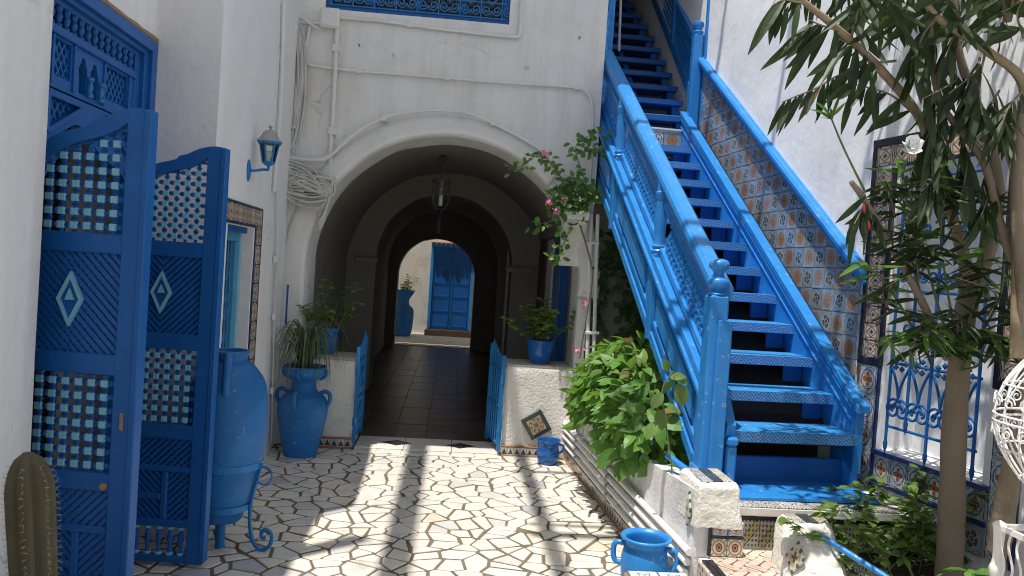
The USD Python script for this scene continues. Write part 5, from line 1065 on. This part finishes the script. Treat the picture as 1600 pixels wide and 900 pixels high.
# niche with tile frame, sill, dado and iron grille
nf_ = thing('tile_niche', 'window niche framed by patterned tile columns behind the oleander', 'window')
NB = lambda name, u0, u1, z0, z1, w0, w1, mat, bev=.003: obj(name, frame_box(NO, ND, Z, NN, u0, u1, z0, z1, w0, w1, bev), mat, nf_)
for c0_, c1_ in ((-.075, .075), (.845, .985)):
    n = 11
    for k in range(n): a, b = 1.235 + k * (2.30 - 1.235) / n, 1.235 + (k + 1) * (2.30 - 1.235) / n - .002; put_tile('column_tile', sbox(c0_ + .012, a, c1_ - .012, b), .012, NO, ND, Z, NN, (c1_ - c0_ - .024, b - a), 'tile_band', nf_, (c0_ + .012, a))
    for k in range(5): a, b = .40 + k * .158, .40 + (k + 1) * .158 - .002; put_tile('column_tile', sbox(c0_ + .004, a, c1_ - .004, b), .013, NO, ND, Z, NN, (c1_ - c0_ - .008, b - a), 'tile_flower', nf_, (c0_ + .004, a))
    NB('column_edge', c0_ - .022, c0_ + .010, 1.20, 2.47, 0, .016, 'dark_trim'); NB('column_edge', c1_ - .010, c1_ + .022, 1.20, 2.30 if c0_ < 0 else 2.3, 0, .016, 'dark_trim'); NB('column_divider', c0_ - .02, c1_ + .02, 1.192, 1.232, 0, .018, 'dark_trim'); NB('column_edge', c1_ - .003, c1_ + .018, .40, 1.19, 0, .016, 'navy_trim')
for k in range(8): a, b = -.065 + k * .131, -.065 + (k + 1) * .131 - .002; put_tile('head_tile', sbox(a, 2.315, b, 2.43), .012, NO, ND, Z, NN, (b - a, .115), 'tile_band', nf_, (a, 2.315))
NB('head_edge', -.097, 1.007, 2.432, 2.472, 0, .018, 'dark_trim'); NB('head_edge', .10, .84, 2.298, 2.313, 0, .016, 'dark_trim')
NB('sill_edge', .085, .85, .712, .738, -.02, .03, 'navy_trim'); NB('lower_edge', .085, .85, .545, .565, 0, .018, 'navy_trim')
for k in range(6):
    a, b = .095 + k * .124, .095 + (k + 1) * .124 - .002
    for z0, z1, m in ((.568, .708, 'tile_flower'), (.40, .542, 'tile_floral')): put_tile('dado_tile', sbox(a, z0, b, z1), .010, NO, ND, Z, NN, (b - a, z1 - z0), m, nf_, (a, z0))
ng = thing('niche_grille', 'blue wrought iron grille of spears and scrolls before the niche', 'grille')
G = lambda u, z, w=.035: nw(u, z, w)
for k, u in enumerate((.20, .335, .48, .625, .77)):
    obj('upright', [tube([G(u, .80 if k % 2 == 0 else .93), G(u, 2.24)], .0085, 7), lathe([(0, -.07), (.010, -.03), (.012, 0), (0, .001)], 7, G(u, .80 if k % 2 == 0 else .93))], 'door_blue', ng)
    if k % 2:
        for zz in (1.42, 1.95):
            for sg in (1, -1): obj('scroll', tube(np.array([G(u + sg * q[0], zz + q[1]) for q in spiral((.038, 0), .036, .008, math.pi, 1.4 , 22)]), .0065, 6), 'door_blue', ng, smooth=60)
for z in (.885, 1.23, 1.62, 2.22): obj('crossbar', tube([G(.19, z, .03), G(.78, z, .03)], .008, 7), 'door_blue', ng)
for uc in (.267, .407, .552, .697):
    for sg in (1, -1):
        obj('scroll', tube(np.array([G(uc + sg * q[0], .985 + q[1]) for q in spiral((.030, 0), .060, .010, math.pi * 1.0, -1.7 * 1, 28)]), .0075, 6), 'door_blue', ng, smooth=60)
        obj('scroll', tube(np.array([G(uc + sg * t_ * .062, 1.04 + .17 * t_ ** .6) for t_ in np.linspace(0, 1, 8)]), .007, 6), 'door_blue', ng, smooth=60)
        obj('scroll', tube(np.array([G(uc + sg * q[0], 1.70 + q[1]) for q in spiral((.032, 0), .034, .008, math.pi, 1.5, 20)]), .0065, 6), 'door_blue', ng, smooth=60)
        obj('scroll', tube(np.array([G(uc + sg * q[0], 2.12 + q[1]) for q in spiral((.032, 0), .036, .008, math.pi, -1.5, 20)]), .0065, 6), 'door_blue', ng, smooth=60)
    obj('rosette', [lathe([(0, -.018), (.016, 0), (0, .018)], 8, G(uc, 1.23) + V(.03 * math.cos(a), 0, .03 * math.sin(a)) ) for a in np.linspace(0, 2 * math.pi, 5, endpoint=False)], 'door_blue', ng, smooth=60)

# planting bed, trunks and the oleander
bd = thing('garden_bed', None, None); tag(bd, kind='structure'); obj('earth', lumpy(bx(1.975, 3.4, 1.6, 4.4, -.04, .275), .12, .02, 5, 51), 'soil', bd)
for k in range(6): put_tile('kerb_tile', sbox(1.955, 3.78 - (k + 1) * .2, 2.05, 3.78 - k * .2 - .003), .010, (0, 0, .292), X, Y, Z, (.095, .2), 'tile_swirl', bd, (1.955, 3.78 - (k + 1) * .2))
ol = thing('oleander', 'oleander tree with hanging dark leaves and a bare grey trunk at the right', 'tree')
def limb(name, pts, r, mat='bark', n=6, sides=9):
    line = smoothline(pts, n); rr = np.linspace(r[0], r[1], len(line)) * (1 + .10 * (meshkit.noise(line * 14, 3) - .5) * 2); return obj(name, tube(line, rr, sides), mat, ol, smooth=60)
tx = lambda px, py, y: at(px, py, y=y)
limb('trunk', [tx(1482, 905, 3.4), tx(1487, 800, 3.4), tx(1490, 690, 3.4), tx(1497, 590, 3.38), tx(1504, 520, 3.36), tx(1517, 440, 3.33)], (.058, .044), sides=14)
limb('branch', [tx(1520, 460, 3.33), tx(1500, 380, 3.3), tx(1475, 300, 3.28), tx(1440, 190, 3.22), tx(1375, 108, 3.18), tx(1312, 48, 3.12), tx(1255, 2, 3.08), tx(1205, -40, 3.05)], (.030, .009), 'pale_bark')
limb('branch', [tx(1590, 560, 3.0), tx(1592, 400, 3.05), tx(1588, 250, 3.1), tx(1600, 135, 3.1), tx(1540, 78, 3.1), tx(1462, 25, 3.1), tx(1430, -30, 3.1)], (.030, .011), 'pale_bark')
limb('branch', [tx(1480, 560, 3.36), tx(1440, 470, 3.28), tx(1395, 390, 3.22), tx(1352, 315, 3.16), tx(1330, 284, 3.14)], (.018, .011), 'bark')
limb('branch', [tx(1522, 450, 3.33), tx(1548, 380, 3.3), tx(1560, 300, 3.28), tx(1540, 200, 3.25), tx(1500, 90, 3.2), tx(1490, -20, 3.2)], (.034, .012))
limb('branch', [tx(1585, 420, 3.1), tx(1560, 340, 3.12), tx(1535, 250, 3.15), tx(1470, 160, 3.15), tx(1455, 60, 3.15), tx(1450, -30, 3.1)], (.020, .009))
limb('second_trunk', [tx(1560, 860, 3.15), tx(1572, 780, 3.12), tx(1590, 690, 3.05), tx(1608, 600, 3.0), tx(1602, 480, 3.0), tx(1590, 330, 3.05), tx(1592, 180, 3.1)], (.048, .022), sides=12)
nleaf = [0]; crown = []
def twig(pts, y0, y1, n, L, W, droop=.75, spread=.6, mat='oleander_leaf', r=(.006, .002), start=.15, bright=False):
    P = [tx(px, py, y0 + (y1 - y0) * i / (len(pts) - 1)) for i, (px, py) in enumerate(pts)]; line = smoothline(P, 5)
    obj('twig', tube(line, np.linspace(*r, len(line)), 5), 'green_stem' if bright else 'bark', ol, smooth=60)
    for i in range(n):
        t = start + (1 - start) * (i + rng.random()) / n; q = line[min(len(line) - 2, int(t * (len(line) - 1)))]; d0 = unit(line[min(len(line) - 1, int(t * (len(line) - 1)) + 1)] - q)
        a = rng.uniform(0, 2 * math.pi); d = unit(d0 * .45 + spread * V(math.cos(a), math.sin(a), rng.uniform(-.5, .5)) - Z * droop)
        l = leaf(q, d, unit(V(rng.normal(0, .5), -.8, .5)), L * rng.uniform(.65, 1.2), W * rng.uniform(.75, 1.2), rng.uniform(-.1, .25), .22, 5)
        if nleaf[0] < 300: obj('leaf', l, 'dry_leaf' if rng.random() < .03 else mat, ol); nleaf[0] += 1
        else: crown.append((mat, l))
big = dict(L=.21, W=.036)
twig([(1255, 5), (1225, 0), (1205, 10)], 3.05, 3.05, 7, .20, .034, .9, .35)
twig([(1312, 48), (1285, 40), (1262, 30)], 3.1, 3.08, 9, .24, .040, .9, .35)
twig([(1400, 95), (1360, 100), (1310, 118), (1275, 138), (1245, 150), (1222, 160)], 3.15, 3.1, 16, .15, .028, 1.0, .3, start=.25)
twig([(1375, 108), (1345, 80), (1310, 60)], 3.15, 3.1, 9, .22, .036, .9, .4)
twig([(1440, 190), (1395, 150), (1350, 135), (1320, 130)], 3.2, 3.12, 11, .18, .034, .9, .45)
twig([(1330, 60), (1340, 20), (1350, -20)], 3.12, 3.1, 10, .22, .036, .8, .5)
twig([(1420, 60), (1400, 20), (1385, -10)], 3.12, 3.1, 10, .21, .036, .8, .5)
twig([(1462, 28), (1440, 60), (1430, 110)], 3.1, 3.08, 12, .22, .038, .9, .45)
twig([(1470, 160), (1455, 190), (1450, 230)], 3.15, 3.1, 10, .19, .034, .9, .5)
twig([(1500, 60), (1490, 20), (1470, -20)], 3.12, 3.1, 12, .22, .038, .8, .5)
twig([(1540, 80), (1530, 130), (1535, 180)], 3.1, 3.05, 12, .21, .036, .8, .55)
twig([(1560, 60), (1570, 20), (1560, -20)], 3.1, 3.1, 12, .20, .034, .7, .6)
twig([(1600, 60), (1590, 20), (1610, -20)], 3.0, 3.0, 11, .19, .034, .6, .6)
twig([(1600, 140), (1575, 170), (1560, 215)], 3.05, 3.0, 12, .19, .032, .8, .55)
twig([(1500, 200), (1510, 250), (1505, 300)], 3.2, 3.12, 16, .22, .036, 1.0, .35)
twig([(1540, 250), (1545, 300), (1530, 345)], 3.2, 3.1, 14, .20, .034, .9, .45)
twig([(1480, 260), (1465, 300), (1450, 330)], 3.22, 3.15, 11, .18, .032, .8, .55)
twig([(1352, 315), (1345, 330), (1335, 350)], 3.16, 3.12, 5, .19, .032, 1.0, .3, start=.0)
twig([(1370, 345), (1362, 330), (1350, 300)], 3.16, 3.12, 5, .16, .028, .9, .4)
for k in range(11):
    px, py = rng.uniform(1400, 1600), rng.uniform(-25, 250); twig([(px, py), (px + rng.normal(0, 20), py + 25), (px + rng.normal(0, 30), py + 60)], 3.25, 3.05, 11, .20, .034, .95, .42)
for k in range(18):
    px, py = rng.uniform(1385, 1590), rng.uniform(270, 500); twig([(px, py + 60), (px + rng.normal(0, 20), py + 25), (px + rng.normal(0, 30), py)], 3.28, 3.1, 10, .15, .022, .3, .8, 'oleander_leaf')
for k in range(9):
    a = rng.uniform(-2.9, -.2); px, py = 1500, 560; twig([(px, py), (px + 45 * math.cos(a), py + 50 * math.sin(a) - 10), (px + 95 * math.cos(a), py + 60 * math.sin(a) + 12)], 3.3, 3.12, 13, .15, .019, .35, .75, 'oleander_leaf' if k % 3 else 'bright_leaf')
# bright sprigs with narrow leaves
twig([(1352, 300), (1320, 235), (1303, 195), (1297, 180)], 3.14, 3.1, 8, .13, .020, -.1, .7, 'bright_leaf', (.005, .003), .8, True)
for P_, n in (([(1440, 470), (1420, 380), (1410, 290), (1418, 245)], 14), ([(1490, 560), (1450, 420), (1435, 320), (1440, 260)], 16), ([(1500, 560), (1480, 450), (1470, 370), (1475, 300)], 15), ([(1430, 520), (1390, 450), (1360, 420), (1340, 410)], 10), ([(1500, 560), (1440, 530), (1400, 525), (1380, 535)], 14), ([(1510, 560), (1560, 470), (1570, 400), (1580, 330)], 14), ([(1500, 580), (1540, 520), (1580, 500), (1600, 490)], 13), ([(1500, 560), (1470, 510), (1420, 490), (1390, 470)], 13), ([(1505, 540), (1525, 460), (1535, 410), (1540, 380)], 14), ([(1500, 580), (1530, 570), (1560, 540), (1590, 550)], 10)):
    twig(P_, 3.3, 3.1, n, .16, .020, .15, .85, 'oleander_leaf' if n % 2 else 'bright_leaf', (.007, .002), .3, True)
for i in range(900):      # the crown goes on above the picture
    v = rng.normal(size=3); v /= np.linalg.norm(v); q = V(2.08, 3.42, 3.42) + v * V(.8, .8, .55) * rng.uniform(.45, 1) ** .5
    if (q[2] - 1.6) / q[1] < .335 + .07 * (q[0] / q[1] - .07) * -1: continue
    crown.append(('oleander_leaf', leaf(q, unit(v * .5 + .7 * rand_dir() - Z * .7), unit(V(rng.normal(0, .5), -.8, .5)), rng.uniform(.13, .22), rng.uniform(.026, .038), .15, .22, 3)))
for p_ in ((1.5, 3.0, 3.5), (2.0, 2.6, 3.6), (2.4, 3.3, 3.7), (2.7, 2.7, 3.5)): limb('branch', [V(2.2, 3.1, 2.75), V(2.15, 3.0, 3.0), V(*p_)], (.016, .004))
for i in range(46): q = V(1.42, 3.62, 3.25) + rng.normal(size=3) * V(.20, .10, .08); crown.append(('oleander_leaf', leaf(q, unit(rand_dir() - Z * .5), unit(V(rng.normal(0, .5), -.8, .5)), .16, .032, .15, .22, 3)))
limb('branch', [V(2.1, 3.2, 3.1), V(1.8, 3.45, 3.25), V(1.3, 3.65, 3.3)], (.014, .003))
for mt in sorted({m for m, _ in crown}): tag(obj('foliage', [l for m, l in crown if m == mt], mt, ol), kind='stuff')
fc = tx(1421, 228, 3.08)
wfl = obj('white_flower', [trimesh.Trimesh(leaf(fc, unit(V(math.cos(a), -.55, math.sin(a))), unit(V(0, -1, .3)), .055, .055, -.3, -.25, 4).vertices, leaf(fc, X, Z, .05, .05).faces, process=False) for a in np.linspace(0, 2 * math.pi, 6, endpoint=False) + .3] + [trimesh.Trimesh(leaf(fc, unit(V(math.cos(a), -1.3, math.sin(a))), unit(V(0, -1, .3)), .035, .035, -.2, -.3, 4).vertices, leaf(fc, X, Z, .05, .05).faces, process=False) for a in np.linspace(0, 2 * math.pi, 5, endpoint=False)], 'white_petal', ol)
for px, py in ((1349, 318), (1357, 345)): q = tx(px, py, 3.1); obj('red_bract', leaf(q, unit(V(.2, -.2, -1)), V(0, -1, .2), .04, .012), 'red_bract', ol)
herb('bed_shrub', 'feathery light green shrub growing before the tiled niche', 'shrub', [at(px, py, y=y) * V(1, 1, 0) + Z * .27 for px, py, y in ((1350, 815, 3.55), (1375, 840, 3.45), (1400, 800, 3.4), (1390, 800, 3.75), (1410, 790, 3.7), (1440, 800, 3.65), (1365, 820, 3.6), (1425, 830, 3.6), (1455, 800, 3.7), (1400, 840, 3.5), (1380, 780, 3.85), (1445, 770, 3.75), (1420, 760, 3.8), (1395, 770, 3.8), (1440, 840, 3.55), (1370, 800, 3.7), (1410, 820, 3.65), (1460, 820, 3.6))], 'herb_leaf', .066, .042, 44, .18, .50, up=.30)
herb('bed_weed', 'low leafy weeds at the bottom right around the tree trunk', 'weed', [at(px, 890, y=y) * V(1, 1, 0) + Z * .27 for px, y in ((1400, 3.1), (1430, 3.15), (1455, 3.0), (1475, 3.1), (1510, 3.05), (1530, 2.95), (1550, 3.0), (1570, 2.85), (1590, 2.8), (1440, 2.9), (1420, 3.0), (1600, 2.75))], 'bright_leaf', .085, .055, 12, .13, .24, up=.35)
gb = thing('grass_tuft', 'long arching grass blades at the foot of the tree trunk', 'grass'); bl = []
for i in range(34):
    s = at(rng.uniform(1340, 1560), 880, y=3.0) * V(1, 1, 0) + V(0, rng.uniform(0, .3), .27); a = rng.uniform(0, 2 * math.pi); bl.append(leaf(s, unit(V(math.cos(a) * .9, math.sin(a) * .9, 1)), unit(V(-math.cos(a), -math.sin(a), 1)), rng.uniform(.16, .36), .012, .45, .1, 6))
for l in bl: obj('blade', l, 'bright_leaf', gb)
# white wire cage and its stand at the right edge
CC = V(2.205, 2.6, 1.185); cg = thing('wire_cage', 'round white ornamental wire bird cage at the right edge', 'cage')
cr = lambda t: .238 * math.sin(math.pi * min(1, max(0, .06 + .90 * t))) ** .75; cz = lambda t: CC[2] - .29 + .60 * t
for k in range(34):
    a = 2 * math.pi * k / 34; tw = .10 * (1 if k % 2 else -1)
    pts = [V(CC[0] + cr(t) * math.cos(a + tw * math.sin(t * 9)), CC[1] + cr(t) * math.sin(a + tw * math.sin(t * 9)), cz(t)) for t in np.linspace(0, 1, 22)]; obj('wire', tube(pts, .0035, 5), 'cage_white', cg, smooth=60)
for t in (.12, .30, .46, .5, .68, .85): obj('hoop', tube(np.array([V(CC[0] + cr(t) * math.cos(a), CC[1] + cr(t) * math.sin(a), cz(t)) for a in np.linspace(0, 2 * math.pi, 40, endpoint=False)]), .0045, 5, True), 'cage_white', cg, smooth=60)
for k in range(22):
    for t0 in (.40, .58):
        a = 2 * math.pi * k / 22; obj('wire_scroll', tube(np.array([V(CC[0] + (cr(t0) + .006) * math.cos(a + q[0] / .23), CC[1] + (cr(t0) + .006) * math.sin(a + q[0] / .23), cz(t0) + q[1]) for q in spiral((0, 0), .026, .006, 0, 1.5, 16)]), .003, 4), 'cage_white', cg)
cs = thing('wire_stand', 'square white ornamental wire stand beneath the bird cage', 'stand'); x0, x1, y0, y1 = 2.09, 2.50, 2.46, 2.76
for xx in (x0, x1):
    for yy in (y0, y1): obj('corner_post', lathe(smoothline([(0, .25), (.018, .25), (.018, .35), (.026, .40), (.016, .45), (.016, .55), (.026, .60), (.016, .64), (.020, .74), (.024, .77), (0, .785)], 3), 10, (xx, yy, 0)), 'cage_white', cs, smooth=50)
for z in (.40, .76): obj('stand_rim', [beam((x0, y0, z), (x1, y0, z), .016, .02), beam((x0, y1, z), (x1, y1, z), .016, .02), beam((x0, y0, z), (x0, y1, z), .016, .02), beam((x1, y0, z), (x1, y1, z), .016, .02)], 'cage_white', cs)
obj('stand_shelf', bx(x0, x1, y0, y1, .815, .825), 'cage_white', cs) if False else None
for k in range(7):
    for side in (0, 1, 2):
        f_ = (k + .5) / 7; p = V(x0 + (x1 - x0) * f_, y0, 0) if side == 0 else V(x0, y0 + (y1 - y0) * f_, 0) if side == 1 else V(x1, y0 + (y1 - y0) * f_, 0); d_ = X if side == 0 else Y
        obj('stand_wire', tube(smoothline([p + Z * .40, p + d_ * .018 + Z * .5, p - d_ * .018 + Z * .62, p + d_ * .012 + Z * .70, p + Z * .76], 4), .0045, 5), 'cage_white', cs, smooth=60)
for k in range(4): obj('stand_loop', tube(smoothline([V(x0 + .02 + .10 * k, y0, .77), V(x0 + .03 + .10 * k, y0, .83), V(x0 + .06 + .10 * k, y0, .855), V(x0 + .09 + .10 * k, y0, .83), V(x0 + .10 + .10 * k, y0, .77)], 4), .005, 5), 'cage_white', cs, smooth=60)
obj('cage_tray', lathe([(0, .75), (.07, .75), (.07, .77), (.05, .90), (0, .90)], 24, (CC[0], CC[1], 0)), 'cage_white', cs)

# ================================================================ planter shrub, bougainvillea, climbing vine
ps_ = thing('planter_shrub', 'lush bright green leafy shrub filling the planter beside the stairs', 'shrub'); kk = 0; rest = []; st_ = []
for i in range(1500):
    v = rng.normal(size=3); v /= np.linalg.norm(v)
    if v[2] < -.55: continue
    yc = 5.32; q = V(1.235, yc, .72) + v * V(.27, 1.0, .40) * rng.uniform(.72, 1.04); q[2] += .06 * math.sin(q[1] * 5); q[0] -= .05 * (q[1] - yc)
    if q[0] > 1.40 - .067 * (q[1] - 4.05) - .10 and q[2] > nose(q[1]) - .45: continue
    dd = unit(v * V(1, .7, .4) + .7 * rand_dir() - Z * .25); sc = rng.choice([.55, .8, 1.0, 1.15]); l = leaf(q, dd, unit(v + Z * .7 + .55 * rand_dir()), rng.uniform(.09, .155) * sc, rng.uniform(.05, .085) * sc, rng.uniform(.1, .6), .22, 4)
    if kk < 300: obj('leaf', l, 'dry_leaf' if rng.random() < .03 else 'herb_leaf' if rng.random() < .25 else 'bright_leaf', ps_); kk += 1
    else: rest.append(l)
for i in range(40):
    y = rng.uniform(4.5, 6.2); s = V(1.22, y, .42); e = s + V(rng.normal(-.04, .12), rng.normal(0, .12), rng.uniform(.25, .55)); st_.append(tube([s, (s + e) / 2 + V(*rng.normal(0, .03, 3)), e], [.006, .004, .002], 5))
obj('stems', st_, 'green_stem', ps_)
if rest: tag(obj('foliage', rest, 'bright_leaf', ps_), kind='stuff')
tl_ = thing('tall_sprig', 'taller stem with a few large heart shaped leaves before the newel post', 'plant')
s0_ = [at(1050, 735, y=4.05), at(1040, 660, y=4.08), at(1035, 610, y=4.1), at(1052, 580, y=4.1)]; obj('stem', tube(smoothline(s0_, 5), .005, 6), 'green_stem', tl_)
for (px, py, dx, dz, L) in ((1035, 615, -.6, -.7, .10), (1052, 585, .8, -.4, .09), (1060, 600, .3, -1, .12), (1030, 640, .2, -1, .11), (1045, 580, -.3, .5, .08), (1025, 660, -.5, -.8, .10), (1048, 590, .9, .25, .08)): obj('leaf', leaf(at(px, py, y=4.08), unit(V(dx, -.25, dz)), unit(V(-.2, -.7, .7)), L, L * .68, .2, .2, 5), 'herb_leaf', tl_)
def vine(name, label, cat, spots, mat, L, W, n, group=None, yy=6.62):
    t = thing(name, label, cat, group)
    for pts in spots:
        P = [at(px, py, y=yy - .03 * rng.random()) for px, py in pts]; line = smoothline(P, 5); obj('stem', tube(line, np.linspace(.006, .002, len(line)), 5), 'bark', t)
        m = int(n * len(pts))
        for i in range(m):
            q = line[rng.integers(0, len(line))] + V(rng.normal(0, .03), rng.uniform(-.06, .01), rng.normal(0, .03)); obj('leaf', leaf(q, unit(V(rng.normal(0, .8), rng.uniform(-.6, .1), rng.normal(-.3, .6))), unit(V(rng.normal(0, .4), -1, .6)), L * rng.uniform(.6, 1.2), W * rng.uniform(.7, 1.2), .25, .2, 4), mat, t)
    return t
vine('climbing_vine', 'dark heart leaved vine climbing the shaded wall under the stairs', 'vine', [[(975, 520), (965, 470), (958, 420), (950, 370)], [(985, 520), (990, 480), (975, 440), (968, 400)], [(945, 520), (935, 480), (940, 440), (935, 400)], [(1000, 530), (1000, 500), (985, 470)]], 'vine_leaf', .10, .085, 7, yy=6.70)
bg = vine('bougainvillea', 'bougainvillea with pink flowers around the wall pot beside the archway', 'plant', [[(900, 330), (885, 290), (862, 258), (845, 240), (818, 258), (793, 265)], [(905, 330), (915, 290), (900, 240), (905, 222), (930, 208), (945, 212)], [(900, 240), (925, 235), (945, 240), (968, 240)], [(880, 332), (862, 345), (835, 352)], [(893, 335), (890, 300), (905, 290), (925, 300)], [(900, 335), (880, 310), (870, 300), (858, 310)], [(905, 335), (920, 310), (930, 300)], [(890, 360), (872, 400), (868, 405)], [(895, 325), (905, 305), (912, 290), (900, 280)], [(890, 325), (878, 305), (885, 290), (893, 282)], [(900, 328), (918, 318), (928, 305)], [(882, 330), (868, 325), (862, 318)]], 'bright_leaf', .056, .040, 8, yy=6.50)
obj('woody_stem', tube(smoothline([at(px, py, y=6.5) for px, py in ((905, 560), (915, 500), (925, 430), (915, 380), (900, 335))], 5), .008, 6), 'bark', bg, smooth=60)
for px, py, n in ((853, 240, 5), (858, 316, 7), (868, 330, 6), (910, 477, 4), (903, 545, 5), (884, 312, 3)):
    c = at(px, py, y=6.40)
    for i in range(n): obj('flower', leaf(c + V(*rng.normal(0, .012, 3)), rand_dir(), rand_dir(), .036, .032, .2, .3, 3), 'pink_petal', bg)
c = at(907, 312, y=6.42); obj('pale_bloom', [leaf(c, rand_dir(), rand_dir(), .03, .02, .2, .3, 3) for _ in range(5)], 'white_petal', bg)
wp_ = thing('wall_pot', 'white plaster pot shelf fixed to the pier right of the archway', 'shelf'); a_, b_ = at(879, 343, y=6.48), at(921, 333, y=6.48)
obj('pot', lumpy(bx(a_[0] + .01, b_[0], 6.44, 6.68, a_[2] - .0, a_[2] + .075, .012), .04, .006, 8, 61), 'rough_plaster', wp_, smooth=50); obj('bracket', prism(Polygon([(6.68, a_[2]), (6.46, a_[2]), (6.60, a_[2] - .14), (6.68, a_[2] - .38)]), b_[0] - a_[0] - .03, (a_[0] + .02, 0, 0), Y, Z, X), 'rough_plaster', wp_)
for i, (xa, lab) in enumerate(((924, 'left of two upright white pipes on the pier beside the stairs'), (934, 'right of two upright white pipes on the pier beside the stairs'))):
    t = thing('pier_pipe', lab, 'pipe'); obj('pipe', tube([at(xa, 335, y=6.60), at(xa - 4, 470, y=6.60), at(xa - 8, 620, y=6.60)], .017, 8), 'white_paint', t, smooth=60)
    for py in (380, 520): c = at(xa - 4, py, y=6.60); obj('clip', bx(c[0] - .03, c[0] + .03, 6.575, 6.69, c[2] - .012, c[2] + .012, .004), 'white_paint', t)
